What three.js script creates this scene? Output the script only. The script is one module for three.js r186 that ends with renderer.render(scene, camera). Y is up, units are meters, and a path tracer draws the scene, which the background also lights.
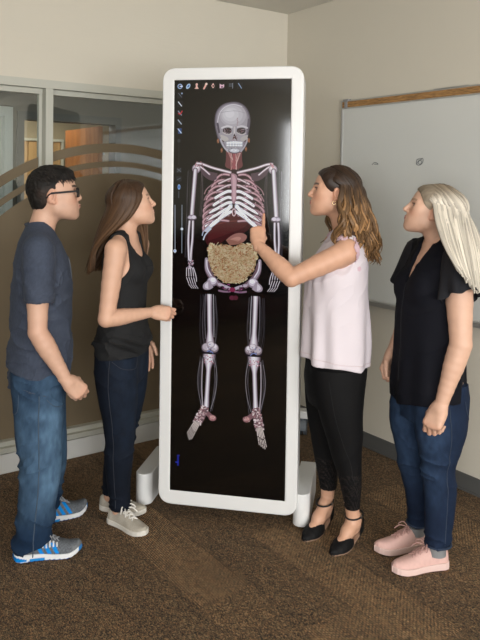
import * as THREE from 'three';
import { mergeGeometries } from 'three/addons/utils/BufferGeometryUtils.js';
import { RoundedBoxGeometry } from 'three/addons/geometries/RoundedBoxGeometry.js';
import { RectAreaLightUniformsLib } from 'three/addons/lights/RectAreaLightUniformsLib.js';
RectAreaLightUniformsLib.init();

// ------------------------------------------------------------------ camera, sky, lights, exposure
const scene = new THREE.Scene();
const camera = new THREE.PerspectiveCamera(49.435, 480 / 640, 0.05, 60);
camera.position.set(0, 1.66, 0);
camera.rotation.order = 'YXZ';
camera.rotation.set(-0.0284, 0, 0.0142);
camera.setViewOffset(480, 640, 0, 118.77, 480, 640);      // a shifted lens keeps the uprights upright
camera.updateProjectionMatrix();
scene.add(camera);

const renderer = new THREE.WebGLRenderer({ antialias: true });
renderer.toneMapping = THREE.LinearToneMapping;
renderer.toneMappingExposure = 0.63;
renderer.shadowMap.enabled = true;
scene.background = new THREE.Color().setRGB(0.95, 0.98, 1.0);   // overcast daylight beyond the windows

// the room: its far corner, its turn, its size; room x runs along the glazed wall, room z along the whiteboard wall
const CORNER = new THREE.Vector3(0.3244, 0, -5.0343), TURN = 0.6164;
const ROOM_X = -6.0, ROOM_Z = 8.6, ROOM_H = 2.8655;
const rx = new THREE.Vector3(Math.cos(TURN), 0, -Math.sin(TURN)), rz = new THREE.Vector3(Math.sin(TURN), 0, Math.cos(TURN));
function roomPoint(x, y, z) { return CORNER.clone().addScaledVector(rx, x).addScaledVector(rz, z).add(new THREE.Vector3(0, y, 0)); }
function areaLight(color, intensity, w, h, from, to) {
  const l = new THREE.RectAreaLight(color, intensity, w, h);
  l.position.copy(from); l.lookAt(to); l.castShadow = true; scene.add(l); return l;
}
// daylight through the two big windows in the wall opposite the whiteboard
const WINDOWS = [[4.95, 6.45], [6.75, 8.25]], END_WINDOWS = [[-5.5, -3.3], [-2.9, -0.7]], WIN_Y0 = 0.5, WIN_Y1 = 2.5;
for (const [z0, z1] of WINDOWS) {
  const zc = (z0 + z1) / 2, yc = (WIN_Y0 + WIN_Y1) / 2;
  areaLight(new THREE.Color(1.0, 1.0, 1.0), 20.5, z1 - z0 - 0.1, WIN_Y1 - WIN_Y0 - 0.1, roomPoint(ROOM_X + 0.03, yc, zc), roomPoint(ROOM_X + 2, yc, zc));
}
// and through the two in the end wall, facing the glass partition
for (const [x0, x1] of END_WINDOWS) {
  const xc = (x0 + x1) / 2, yc = (WIN_Y0 + WIN_Y1) / 2;
  areaLight(new THREE.Color(1.0, 1.0, 1.0), 21.5, x1 - x0 - 0.1, WIN_Y1 - WIN_Y0 - 0.1, roomPoint(xc, yc, ROOM_Z - 0.03), roomPoint(xc, yc, ROOM_Z - 2));
}
// ceiling troffers: [x, z] in the room, the corridor fitting and the one in the room across it
const TROFFERS = [[-1.53, 2.75], [-3.96, 2.75], [-1.53, 5.8], [-3.96, 5.8]];
const TROFFER_POWER = 1.3;

// ------------------------------------------------------------------ helpers
function rng(seed) { let s = seed >>> 0; return () => { s = (s + 0x6D2B79F5) | 0; let t = Math.imul(s ^ (s >>> 15), 1 | s); t = (t + Math.imul(t ^ (t >>> 7), 61 | t)) ^ t; return ((t ^ (t >>> 14)) >>> 0) / 4294967296; }; }
const lin = (r, g, b) => new THREE.Color().setRGB(r, g, b);
const std = (c, roughness = 0.7, o = {}) => new THREE.MeshStandardMaterial({ color: c, roughness, ...o });
const phy = (c, roughness = 0.5, o = {}) => new THREE.MeshPhysicalMaterial({ color: c, roughness, ...o });
const used = {};
function numbered(n) { if (!(n in used)) { used[n] = 0; return n; } used[n]++; return n + '_' + String(used[n]).padStart(3, '0'); }
function box(x0, x1, y0, y1, z0, z1, r = 0) {
  const g = r ? new RoundedBoxGeometry(x1 - x0, y1 - y0, z1 - z0, 2, r) : new THREE.BoxGeometry(x1 - x0, y1 - y0, z1 - z0);
  g.translate((x0 + x1) / 2, (y0 + y1) / 2, (z0 + z1) / 2); return g;
}
function merged(gs) { return gs.length === 1 ? gs[0] : mergeGeometries(gs.map(g => { g = g.index ? g.toNonIndexed() : g; for (const k of Object.keys(g.attributes)) if (!['position', 'normal', 'uv'].includes(k)) g.deleteAttribute(k); return g; })); }
function part(name, gs, mat, parent) {
  const m = new THREE.Mesh(Array.isArray(gs) ? merged(gs) : gs, mat); m.name = name; m.castShadow = m.receiveShadow = true; parent.add(m); return m;
}
function thing(name, label, category, group) { const o = new THREE.Group(); o.name = numbered(name); scene.add(o); o.userData = { label, category }; if (group) o.userData.group = group; return o; }
function inRoom(o) { o.position.copy(CORNER); o.rotation.y = TURN; return o; }
function struct(name, gs, mat, label, category) {
  const m = new THREE.Mesh(Array.isArray(gs) ? merged(gs) : gs, mat); m.name = name; m.castShadow = m.receiveShadow = true; scene.add(m);
  m.userData = { kind: 'structure', label, category }; return inRoom(m);
}
function tube(pts, r, seg = 24, sides = 6, closed = false) { return new THREE.TubeGeometry(new THREE.CatmullRomCurve3(pts.map(p => p.isVector3 ? p : new THREE.Vector3(...p)), closed), seg, r, sides, closed); }
function dataTex(w, h, fn, srgb = true, rep) {
  const a = new Uint8Array(w * h * 4);
  for (let y = 0; y < h; y++) for (let x = 0; x < w; x++) { const c = fn(x, y), i = (y * w + x) * 4; a[i] = c[0]; a[i + 1] = c[1]; a[i + 2] = c[2]; a[i + 3] = 255; }
  const t = new THREE.DataTexture(a, w, h); t.magFilter = THREE.LinearFilter; t.minFilter = THREE.LinearMipmapLinearFilter; t.generateMipmaps = true; t.wrapS = t.wrapT = THREE.RepeatWrapping;
  if (srgb) t.colorSpace = THREE.SRGBColorSpace; if (rep) t.repeat.set(...rep); t.needsUpdate = true; return t;
}
// value noise, used for cloth folds, skin and cloth tone
const NP = new Uint8Array(512); { const r = rng(77); const p = [...Array(256).keys()]; for (let i = 255; i > 0; i--) { const j = Math.floor(r() * (i + 1)); [p[i], p[j]] = [p[j], p[i]]; } for (let i = 0; i < 512; i++) NP[i] = p[i & 255]; }
function noise(x, y, z) {
  const X = Math.floor(x), Y = Math.floor(y), Z = Math.floor(z), fx = x - X, fy = y - Y, fz = z - Z, u = fx * fx * (3 - 2 * fx), v = fy * fy * (3 - 2 * fy), w = fz * fz * (3 - 2 * fz);
  const h = (i, j, k) => NP[(NP[(NP[(X + i) & 255] + Y + j) & 255] + Z + k) & 255] / 127.5 - 1;
  const l = (a, b, t) => a + (b - a) * t;
  return l(l(l(h(0, 0, 0), h(1, 0, 0), u), l(h(0, 1, 0), h(1, 1, 0), u), v), l(l(h(0, 0, 1), h(1, 0, 1), u), l(h(0, 1, 1), h(1, 1, 1), u), v), w);
}

// ------------------------------------------------------------------ the setting
const M = {
  wall: std(lin(0.60, 0.562, 0.475), 0.9), ceiling: std(lin(0.66, 0.64, 0.58), 0.95), whiteTrim: std(lin(0.62, 0.62, 0.60), 0.55),
  rubber: std(lin(0.085, 0.085, 0.082), 0.7), frame: std(lin(0.46, 0.46, 0.40), 0.5), slab: std(lin(0.06, 0.045, 0.032), 0.95),
  glass: phy(lin(0.93, 0.96, 0.95), 0.02, { transmission: 1, thickness: 0, ior: 1.5 }),
  film: phy(lin(0.27, 0.205, 0.12), 0.75, { transmission: 0.45, thickness: 0 }),
  white: phy(lin(0.70, 0.705, 0.70), 0.36, { clearcoat: 0.25, clearcoatRoughness: 0.25 }),
};
// fine orange-peel relief of the painted walls
const peel = dataTex(256, 256, (x, y) => { const v = 128 + 60 * noise(x / 3, y / 3, 1) + 40 * noise(x / 9, y / 9, 4); return [v, v, v]; }, false, [3, 3]);
M.wall.bumpMap = peel; M.wall.bumpScale = 0.0006;

// floor: a slab with loop-pile carpet planks laid on it, each one a piece
struct('floor', box(ROOM_X - 0.2, 0.2, -0.12, -0.006, -0.2, ROOM_Z + 0.2), M.slab, 'brown carpeted floor of the meeting room', 'floor');
const floorObject = scene.getObjectByName('floor');
function carpetTex(seed, striped, tone) {
  const r = rng(seed);
  const pile = new Float32Array(256 * 512); for (let i = 0; i < pile.length; i++) pile[i] = r();
  return [dataTex(256, 512, (x, y) => {
    const n = pile[(y >> 1) * 256 + (x >> 1)], n2 = pile[((y >> 2) * 256 + (x >> 2) + 9000) % pile.length];
    const big = noise(x / 40 + seed, y / 60, 2) * 0.5 + noise(x / 14, y / 10 + seed, 3) * 0.5;
    const rib = striped ? (Math.sin(x / 256 * Math.PI * 2 * 25) > 0.15 ? 1 : 0) * (Math.sin(y / 512 * Math.PI * 2 * 60 + (Math.floor(x / 10.24) & 1) * Math.PI) > -0.3 ? 1 : 0.3) : 0;
    let v = 0.50 + 0.55 * (n - 0.5) + 0.34 * (n2 - 0.5) + 0.07 * big + (striped ? rib * 0.42 - 0.08 : 0);
    v *= tone * 1.24; const warm = 0.5 + 0.5 * noise(x / 5, y / 5, 9);
    return [Math.min(255, Math.max(10, 152 * v)), Math.min(255, Math.max(8, (114 + 14 * (1 - warm)) * v)), Math.min(255, Math.max(6, (78 + 16 * (1 - warm)) * v))];
  }), dataTex(256, 512, (x, y) => { const v = 255 * (0.55 * pile[y * 256 + x] + 0.25 * pile[((y >> 1) * 256 + (x >> 1)) % pile.length]); return [v, v, v]; }, false)];
}
const carpetMats = [[11, false, 0.97], [12, false, 1.0], [13, false, 1.03], [14, true, 1.0], [15, true, 0.97]].map(([s, st, t]) => {
  const [m, b] = carpetTex(s, st, t); return std(0xffffff, 0.98, { map: m, bumpMap: b, bumpScale: 0.004 });
});
{
  const W = 0.25, Lp = 1.0, g = box(-W / 2 + 0.0006, W / 2 - 0.0006, -0.006, 0, -Lp / 2 + 0.0006, Lp / 2 - 0.0006), r = rng(5);
  for (let i = 0; i < 24; i++) for (let j = -1; j < 9; j++) {
    const x = ROOM_X + W * (i + 0.5), zo = (i % 3) * Lp / 3; let z0 = j * Lp + zo, z1 = z0 + Lp;
    if (z1 <= 0 || z0 >= ROOM_Z) continue; z0 = Math.max(0, z0); z1 = Math.min(ROOM_Z, z1);
    const k = r(), mi = k < 0.16 ? 3 : k < 0.26 ? 4 : Math.floor(r() * 3);
    const m = part('carpet_plank', g, carpetMats[mi], floorObject); m.position.set(x, 0, (z0 + z1) / 2); m.scale.z = (z1 - z0) / Lp; m.castShadow = false;
  }
}
// ceiling with lay-in tiles
struct('ceiling', box(ROOM_X - 0.2, 0.2, ROOM_H + 0.012, ROOM_H + 0.15, -0.2, ROOM_Z + 0.2), std(lin(0.5, 0.485, 0.44), 0.9), 'pale suspended ceiling above the meeting room', 'ceiling');
{
  const c = scene.getObjectByName('ceiling'), g = box(-0.301, 0.301, 0, 0.012, -0.301, 0.301);
  for (let i = 0; i < 10; i++) for (let j = 0; j < 15; j++) {
    const x = -0.305 - i * 0.61, z = 0.305 + j * 0.61; if (x < ROOM_X || z > ROOM_Z) continue;
    const m = part('ceiling_tile', g, M.ceiling, c); m.position.set(x, ROOM_H, z);
  }
}
// the walls; the glazed one has its opening, the one behind the camera two windows
const GX0 = -5.2, GX1 = -0.55, GY0 = 0.112, GY1 = 2.226, T = 0.13;
struct('wall_left', [box(ROOM_X - 0.2, 0.13, GY1, ROOM_H + 0.1, -T, 0), box(ROOM_X - 0.2, 0.13, -0.1, GY0, -T, 0), box(ROOM_X - 0.2, GX0, GY0, GY1, -T, 0), box(GX1, 0.13, GY0, GY1, -T, 0)], M.wall, 'beige painted wall around the frosted glass partition', 'wall');
struct('wall_right', box(0, T, -0.1, ROOM_H + 0.1, 0, ROOM_Z + T), M.wall, 'beige painted wall behind the whiteboard', 'wall');
{
  const g = [box(ROOM_X - T, 0, -0.1, WIN_Y0, ROOM_Z, ROOM_Z + T), box(ROOM_X - T, 0, WIN_Y1, ROOM_H + 0.1, ROOM_Z, ROOM_Z + T)];
  let x = ROOM_X - T; for (const [a, b] of END_WINDOWS) { g.push(box(x, a, WIN_Y0, WIN_Y1, ROOM_Z, ROOM_Z + T)); x = b; } g.push(box(x, 0, WIN_Y0, WIN_Y1, ROOM_Z, ROOM_Z + T));
  struct('wall_back', g, M.wall, 'beige end wall with outside windows opposite the glass partition', 'wall');
  END_WINDOWS.forEach(([a, b], i) => {
    const q = ROOM_Z, w = struct('window_' + (i + 4), [box(a, b, WIN_Y0, WIN_Y0 + 0.04, q - 0.01, q + 0.1), box(a, b, WIN_Y1 - 0.04, WIN_Y1, q - 0.01, q + 0.1), box(a, a + 0.04, WIN_Y0 + 0.04, WIN_Y1 - 0.04, q - 0.01, q + 0.1), box(b - 0.04, b, WIN_Y0 + 0.04, WIN_Y1 - 0.04, q - 0.01, q + 0.1)], M.frame, i ? 'end wall window beside the whiteboard wall' : 'end wall window beside the window wall', 'window');
    part('pane', box(a + 0.04, b - 0.04, WIN_Y0 + 0.04, WIN_Y1 - 0.04, q + 0.055, q + 0.06), M.glass, w);
  });
}
{
  const g = [box(ROOM_X - T, ROOM_X, -0.1, WIN_Y0, 0, ROOM_Z), box(ROOM_X - T, ROOM_X, WIN_Y1, ROOM_H + 0.1, 0, ROOM_Z)];
  let z = 0; for (const [a, b] of WINDOWS) { g.push(box(ROOM_X - T, ROOM_X, WIN_Y0, WIN_Y1, z, a)); z = b; } g.push(box(ROOM_X - T, ROOM_X, WIN_Y0, WIN_Y1, z, ROOM_Z));
  struct('wall_window', g, M.wall, 'beige wall with two outside windows facing the whiteboard wall', 'wall');
  WINDOWS.forEach(([a, b], i) => {
    const w = struct('window_' + (i + 2), [box(ROOM_X - 0.1, ROOM_X + 0.01, WIN_Y0, WIN_Y0 + 0.04, a, b), box(ROOM_X - 0.1, ROOM_X + 0.01, WIN_Y1 - 0.04, WIN_Y1, a, b), box(ROOM_X - 0.1, ROOM_X + 0.01, WIN_Y0 + 0.04, WIN_Y1 - 0.04, a, a + 0.04), box(ROOM_X - 0.1, ROOM_X + 0.01, WIN_Y0 + 0.04, WIN_Y1 - 0.04, b - 0.04, b)], M.frame, i ? 'outside window at the far end of the window wall' : 'outside window nearer the glass partition', 'window');
    part('pane', box(ROOM_X - 0.06, ROOM_X - 0.055, WIN_Y0 + 0.04, WIN_Y1 - 0.04, a + 0.04, b - 0.04), M.glass, w);
  });
}
struct('baseboard_left', [box(ROOM_X, -0.001, 0.001, 0.108, 0.0005, 0.016), box(ROOM_X, -0.001, 0.001, 0.012, 0.016, 0.02)], M.whiteTrim, 'pale painted baseboard under the frosted glass partition', 'baseboard');
struct('baseboard_right', [box(-0.009, -0.0005, 0.001, 0.092, 0.016, ROOM_Z), box(-0.016, -0.009, 0.001, 0.012, 0.016, ROOM_Z)], M.rubber, 'dark grey rubber cove base along the whiteboard wall', 'baseboard');

// glazed partition: frame members, panes, frosted film cut by clear concentric arcs
{
  const w = new THREE.Group(); w.name = 'window_1'; w.userData = { kind: 'structure', label: 'interior glass partition with frosted film in curved bands', category: 'window' }; inRoom(w); scene.add(w);
  const Z0 = -0.125, Z1 = 0.012, mull = [-4.05, -2.92, -1.756];
  part('head_rail', [box(GX0, GX1, 2.179, GY1, Z0, Z1), box(GX0, GX1, 2.150, 2.179, -0.085, -0.045)], M.frame, w);
  part('bottom_rail', [box(GX0, GX1, GY0, 0.140, Z0, Z1), box(GX0, GX1, 0.140, 0.166, -0.085, -0.02)], M.frame, w);
  for (const x of [GX0 + 0.022, GX1 - 0.022]) part('jamb', box(x - 0.022, x + 0.022, 0.140, 2.179, Z0, Z1), M.frame, w);
  for (const x of mull) part('mullion', [box(x - 0.0225, x + 0.0225, 0.140, 2.179, Z0, Z1, 0.003), box(x - 0.04, x + 0.04, 0.166, 2.15, -0.085, -0.05)], M.frame, w);
  const edges = [GX0, ...mull, GX1];
  const ac = [-1.29, 0.545], arcY = (R, x) => ac[1] + Math.sqrt(Math.max(0.01, R * R - (x - ac[0]) ** 2));
  const arcZ = -0.0608;
  function band(x0, x1, Rhi, Rlo, ylo) {
    const s = new THREE.Shape(), n = 40, top = [], bot = [];
    for (let i = 0; i <= n; i++) { const x = x0 + (x1 - x0) * i / n; top.push([x, arcY(Rhi, x)]); bot.push([x, Rlo ? arcY(Rlo, x) : ylo]); }
    s.moveTo(...top[0]); top.slice(1).forEach(p => s.lineTo(...p)); bot.reverse().forEach(p => s.lineTo(...p));
    const g = new THREE.ExtrudeGeometry(s, { depth: 0.0006, bevelEnabled: false }); g.translate(0, 0, arcZ); return g;
  }
  for (let i = 0; i + 1 < edges.length; i++) {
    const x0 = edges[i] + 0.023, x1 = edges[i + 1] - 0.023;
    part('pane', box(x0, x1, 0.15, 2.17, -0.068, -0.062), M.glass, w);
    if (i >= 2) { // the sweep of the arcs spans the two bays in view
      const a = Math.max(x0, ac[0] - 1.12);
      part('frosted_film', [band(a, x1, 1.34, 1.285), band(a, x1, 1.23, 1.195), band(a, x1, 1.155, 0, 0.165)], M.film, w);
    } else part('frosted_film', (() => { const g = box(x0, x1, 0.165, 1.35, arcZ, arcZ + 0.0006); return g; })(), M.film, w);
  }
}
// the corridor beyond the glass and the room across it
const corridorWall = std(lin(0.22, 0.205, 0.175), 0.9), greyFrame = std(lin(0.16, 0.16, 0.15), 0.6), creamTrim = std(lin(0.62, 0.56, 0.42), 0.6);
function woodTex(base, dark, seed) { return dataTex(128, 512, (x, y) => { const n = 0.5 + 0.5 * noise(x / 7 + 3 * noise(x / 40, y / 160, seed), y / 120, seed) + 0.18 * noise(x / 2, y / 30, seed + 3); const t = Math.min(1, Math.max(0, n * 0.8)); return base.map((b, i) => b + (dark[i] - b) * t); }); }
const tanWood = std(0xffffff, 0.55, { map: woodTex([204, 160, 102], [178, 134, 80], 3) }), orangeWood = std(0xffffff, 0.45, { map: woodTex([196, 124, 62], [160, 92, 42], 6) });
const CH = 2.62, CZ = -2.2;
struct('floor_corridor', box(-7, 4, -0.12, -0.004, -7, -T), std(lin(0.1, 0.09, 0.08), 0.8), 'dim corridor floor beyond the glass partition', 'floor');
struct('ceiling_corridor', box(-7, 4, CH, CH + 0.1, -7, -T), std(lin(0.5, 0.49, 0.45), 0.9), 'corridor ceiling beyond the glass partition', 'ceiling');
struct('wall_corridor', [box(-7, -2.5, -0.1, CH, CZ - 0.1, CZ), box(-2.5, -1.285, 2.29, CH, CZ - 0.1, CZ), box(-1.285, -1.20, -0.1, CH, CZ - 0.1, CZ), box(-1.20, -0.31, 2.185, CH, CZ - 0.1, CZ), box(-0.31, 4, -0.1, CH, CZ - 0.1, CZ)], corridorWall, 'grey corridor wall with door openings beyond the glass', 'wall');
struct('wall_corridor_end', [box(-7.1, -7, -0.1, CH, -7, -T), box(4, 4.1, -0.1, CH, -7, -T), box(-7, 4, -0.1, CH, -7.1, -7)], corridorWall, 'end walls closing the corridor', 'wall');
struct('wall_far', box(-7, 4, -0.1, CH, -4.6, -4.5), std(lin(0.42, 0.33, 0.2), 0.85), 'tan rear wall of the room across the corridor', 'wall');
{
  const d = struct('trim_1', [box(-1.25, -1.19, 0, 2.25, CZ - 0.12, CZ + 0.03), box(-0.32, -0.26, 0, 2.25, CZ - 0.12, CZ + 0.03), box(-1.19, -0.32, 2.18, 2.25, CZ - 0.12, CZ + 0.03)], greyFrame, 'grey metal door frame across the corridor', 'door frame');
  const o = thing('wooden_door', 'open orange-brown wooden door across the corridor', 'door'); inRoom(o);
  part('door_leaf', box(-0.425, -0.38, 0.01, 2.17, CZ - 0.98, CZ - 0.13), orangeWood, o);
  for (const y of [0.25, 1.1, 1.95]) part('hinge', new THREE.CylinderGeometry(0.009, 0.009, 0.1, 10).translate(-0.372, y, CZ - 0.125), std(lin(0.5, 0.48, 0.42), 0.3, { metalness: 1 }), o);
  part('door_handle', tube([[-0.43, 1.02, CZ - 0.9], [-0.48, 1.02, CZ - 0.9], [-0.485, 1.02, CZ - 0.78]], 0.009, 14, 8), std(lin(0.6, 0.58, 0.52), 0.3, { metalness: 1 }), o);
  const z = -4.49, c = thing('storage_cupboard', 'tan double-door cupboard with cream surround in the room across the corridor', 'cupboard'); inRoom(c);
  part('surround', [box(-0.84, 0.04, 2.12, 2.15, z + 0.001, z + 0.06), box(-0.84, -0.81, 0, 2.12, z + 0.001, z + 0.06), box(0.01, 0.04, 0, 2.12, z + 0.001, z + 0.06)], creamTrim, c);
  for (const x of [-0.806, -0.398]) part('cupboard_door', box(x, x + 0.402, 0.02, 2.115, z + 0.001, z + 0.04), tanWood, c);
  for (const x of [-0.43, -0.37]) part('handle', box(x - 0.008, x + 0.008, 0.95, 1.1, z + 0.04, z + 0.06, 0.004), M.frame, c);
  const p = struct('door_2', [box(-2.36, -1.36, 0.0, 2.20, CZ - 0.06, CZ - 0.02)], std(lin(0.62, 0.64, 0.62), 0.6), 'pale grey door with white frame along the corridor', 'door');
  part('door_frame', [box(-1.36, -1.29, 0, 2.28, CZ - 0.1, CZ + 0.03), box(-2.46, -2.36, 0, 2.28, CZ - 0.1, CZ + 0.03), box(-2.36, -1.36, 2.20, 2.28, CZ - 0.1, CZ + 0.03)], std(lin(0.72, 0.75, 0.72), 0.5), p);
  part('louvre', Array.from({ length: 9 }, (_, i) => box(-2.2, -1.5, 0.9 + i * 0.13, 0.91 + i * 0.13, CZ - 0.02, CZ - 0.008)), std(lin(0.5, 0.52, 0.5), 0.6), p);
}
const lampGlow = new THREE.MeshStandardMaterial({ color: 0xffffff, emissive: lin(1, 0.96, 0.88), emissiveIntensity: 2.4, roughness: 0.6 });
function troffer(x, y, z, power, label, group) {
  const o = thing('ceiling_light', label, 'ceiling light', group); inRoom(o);
  const w = 0.29, l = 0.59;
  part('frame', [box(x - w - 0.015, x + w + 0.015, y - 0.012, y, z - l - 0.015, z - l), box(x - w - 0.015, x + w + 0.015, y - 0.012, y, z + l, z + l + 0.015), box(x - w - 0.015, x - w, y - 0.012, y, z - l, z + l), box(x + w, x + w + 0.015, y - 0.012, y, z - l, z + l)], M.whiteTrim, o);
  part('diffuser', box(x - w, x + w, y - 0.008, y - 0.002, z - l, z + l), lampGlow, o);
  const L = areaLight(new THREE.Color(1.0, 0.98, 0.94), power, 2 * w, 2 * l, roomPoint(x, y - 0.02, z), roomPoint(x, y - 1, z));
}
TROFFERS.forEach(([x, z], i) => troffer(x, ROOM_H, z, TROFFER_POWER, ['recessed ceiling light between the whiteboard and the glass partition', 'recessed ceiling light by the partition and the drawer cabinet', 'recessed ceiling light along the rear half of the whiteboard wall', 'recessed ceiling light beside the outside windows'][i], 'meeting room ceiling lights'));
troffer(-2.6, CH, -1.2, 2.0, 'ceiling light of the corridor beyond the glass');
troffer(-0.6, CH, -3.4, 15, 'ceiling light of the room across the corridor');

// whiteboard on the right wall
{
  const o = thing('whiteboard', 'large wall-mounted whiteboard with cork map rail and metal tray', 'whiteboard'); inRoom(o);
  const z0 = 0.589, z1 = 3.03, y0 = 0.93, y1 = 2.192, alu = std(lin(0.45, 0.45, 0.44), 0.4, { metalness: 0.7 });
  const cork = std(0xffffff, 0.9, { map: dataTex(256, 64, (x, y) => { const v = 0.82 + 0.2 * noise(x / 2, y / 2, 3) + 0.12 * noise(x / 6, y / 6, 5); return [184 * v, 138 * v, 84 * v]; }) });
  part('board', box(-0.012, -0.001, y0, 2.141, z0 + 0.01, z1 - 0.01), phy(lin(0.60, 0.61, 0.585), 0.22, { clearcoat: 0.3, clearcoatRoughness: 0.15 }), o);
  part('cork_rail', box(-0.02, -0.001, 2.145, 2.184, z0 + 0.012, z1 - 0.012), cork, o);
  part('frame', [box(-0.022, -0.001, 2.184, y1, z0, z1), box(-0.022, -0.001, 2.139, 2.146, z0, z1), box(-0.02, -0.001, y0, 2.184, z0, z0 + 0.012), box(-0.02, -0.001, y0, 2.184, z1 - 0.012, z1)], alu, o);
  part('tray', [box(-0.075, -0.001, y0 - 0.012, y0 + 0.002, z0, z1, 0.003), box(-0.078, -0.07, y0 - 0.016, y0 + 0.012, z0, z1, 0.003)], alu, o);
  part('rail_clip', [box(-0.03, -0.001, 2.186, 2.2, z0 + 0.025, z0 + 0.075, 0.004), box(-0.028, -0.02, 2.14, 2.186, z0 + 0.04, z0 + 0.06)], std(lin(0.25, 0.25, 0.25), 0.4), o);
  part('rail_clip', box(-0.024, -0.001, 2.190, 2.196, z0 + 0.75, z0 + 0.98, 0.002), alu, o);
  // the two dry-marker scribbles
  const ink = std(lin(0.12, 0.13, 0.14), 0.6), s = (z, y, pts) => part('ink_mark', tube(pts.map(([a, b]) => [-0.0125, y + b, z + a]), 0.0022, 30, 4), ink, o);
  s(0.898, 1.775, [[-0.03, 0], [-0.015, 0.012], [0.005, 0.013], [0.022, 0.002], [0.008, 0.004], [-0.01, 0.002]]);
  s(1.242, 1.787, [[-0.024, -0.014], [-0.02, 0.014], [0.004, 0.018], [0.024, 0.02], [0.02, -0.006], [0.0, -0.018], [-0.02, -0.014], [-0.006, 0.008], [0.012, 0.008], [0.012, -0.01], [-0.008, -0.01], [-0.006, 0.004], [0.016, 0.016]]);
}
// seen only as reflections in the dark screen: a low drawer cabinet and an office chair behind the camera
{
  const cabMat = std(lin(0.075, 0.022, 0.016), 0.4), pull = std(lin(0.45, 0.44, 0.42), 0.3, { metalness: 1 });
  const o = thing('drawer_cabinet', 'dark red-brown drawer cabinet under the outside windows', 'cabinet'); inRoom(o);
  part('body', box(-5.98, -5.4, 0.01, 1.05, 2.2, 4.9, 0.005), cabMat, o);
  part('worktop', box(-5.99, -5.37, 1.05, 1.08, 2.18, 4.92, 0.005), std(lin(0.03, 0.028, 0.026), 0.35), o);
  for (let i = 0; i < 4; i++) for (let j = 0; j < 3; j++) {
    const z = 2.22 + i * 0.67, y = 0.04 + j * 0.335, d = part('drawer', box(-5.4, -5.38, y, y + 0.32, z, z + 0.65, 0.004), cabMat, o);
    part('handle', tube([[-5.38, y + 0.2, z + 0.2], [-5.34, y + 0.19, z + 0.23], [-5.34, y + 0.19, z + 0.42], [-5.38, y + 0.2, z + 0.45]], 0.007, 16, 6), pull, d);
  }
  const c = thing('office_chair', 'black office chair beside the dark drawer cabinet', 'chair'); c.position.copy(roomPoint(-4.55, 0, 3.98)); c.rotation.y = TURN + 1.9;
  const blk = std(lin(0.012, 0.012, 0.013), 0.75);
  part('seat', box(-0.25, 0.25, 0.44, 0.52, -0.24, 0.24, 0.035), blk, c);
  part('backrest', box(-0.23, 0.23, 0.64, 1.2, -0.3, -0.23, 0.03), blk, c);
  part('spine', tube([[0, 0.45, -0.2], [0, 0.5, -0.32], [0, 0.8, -0.33], [0, 0.95, -0.29]], 0.025, 20, 8), blk, c);
  part('gas_column', new THREE.CylinderGeometry(0.028, 0.034, 0.34, 14).translate(0, 0.27, 0), blk, c);
  for (let k = 0; k < 5; k++) { const a = k * 1.2566, s = Math.sin(a), q = Math.cos(a); const l = part('base_leg', tube([[0, 0.12, 0], [0.15 * s, 0.11, 0.15 * q], [0.3 * s, 0.075, 0.3 * q]], 0.018, 10, 6), blk, c); part('caster', new THREE.SphereGeometry(0.03, 12, 8).translate(0.3 * s, 0.0315, 0.3 * q), blk, l); }
}

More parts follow.
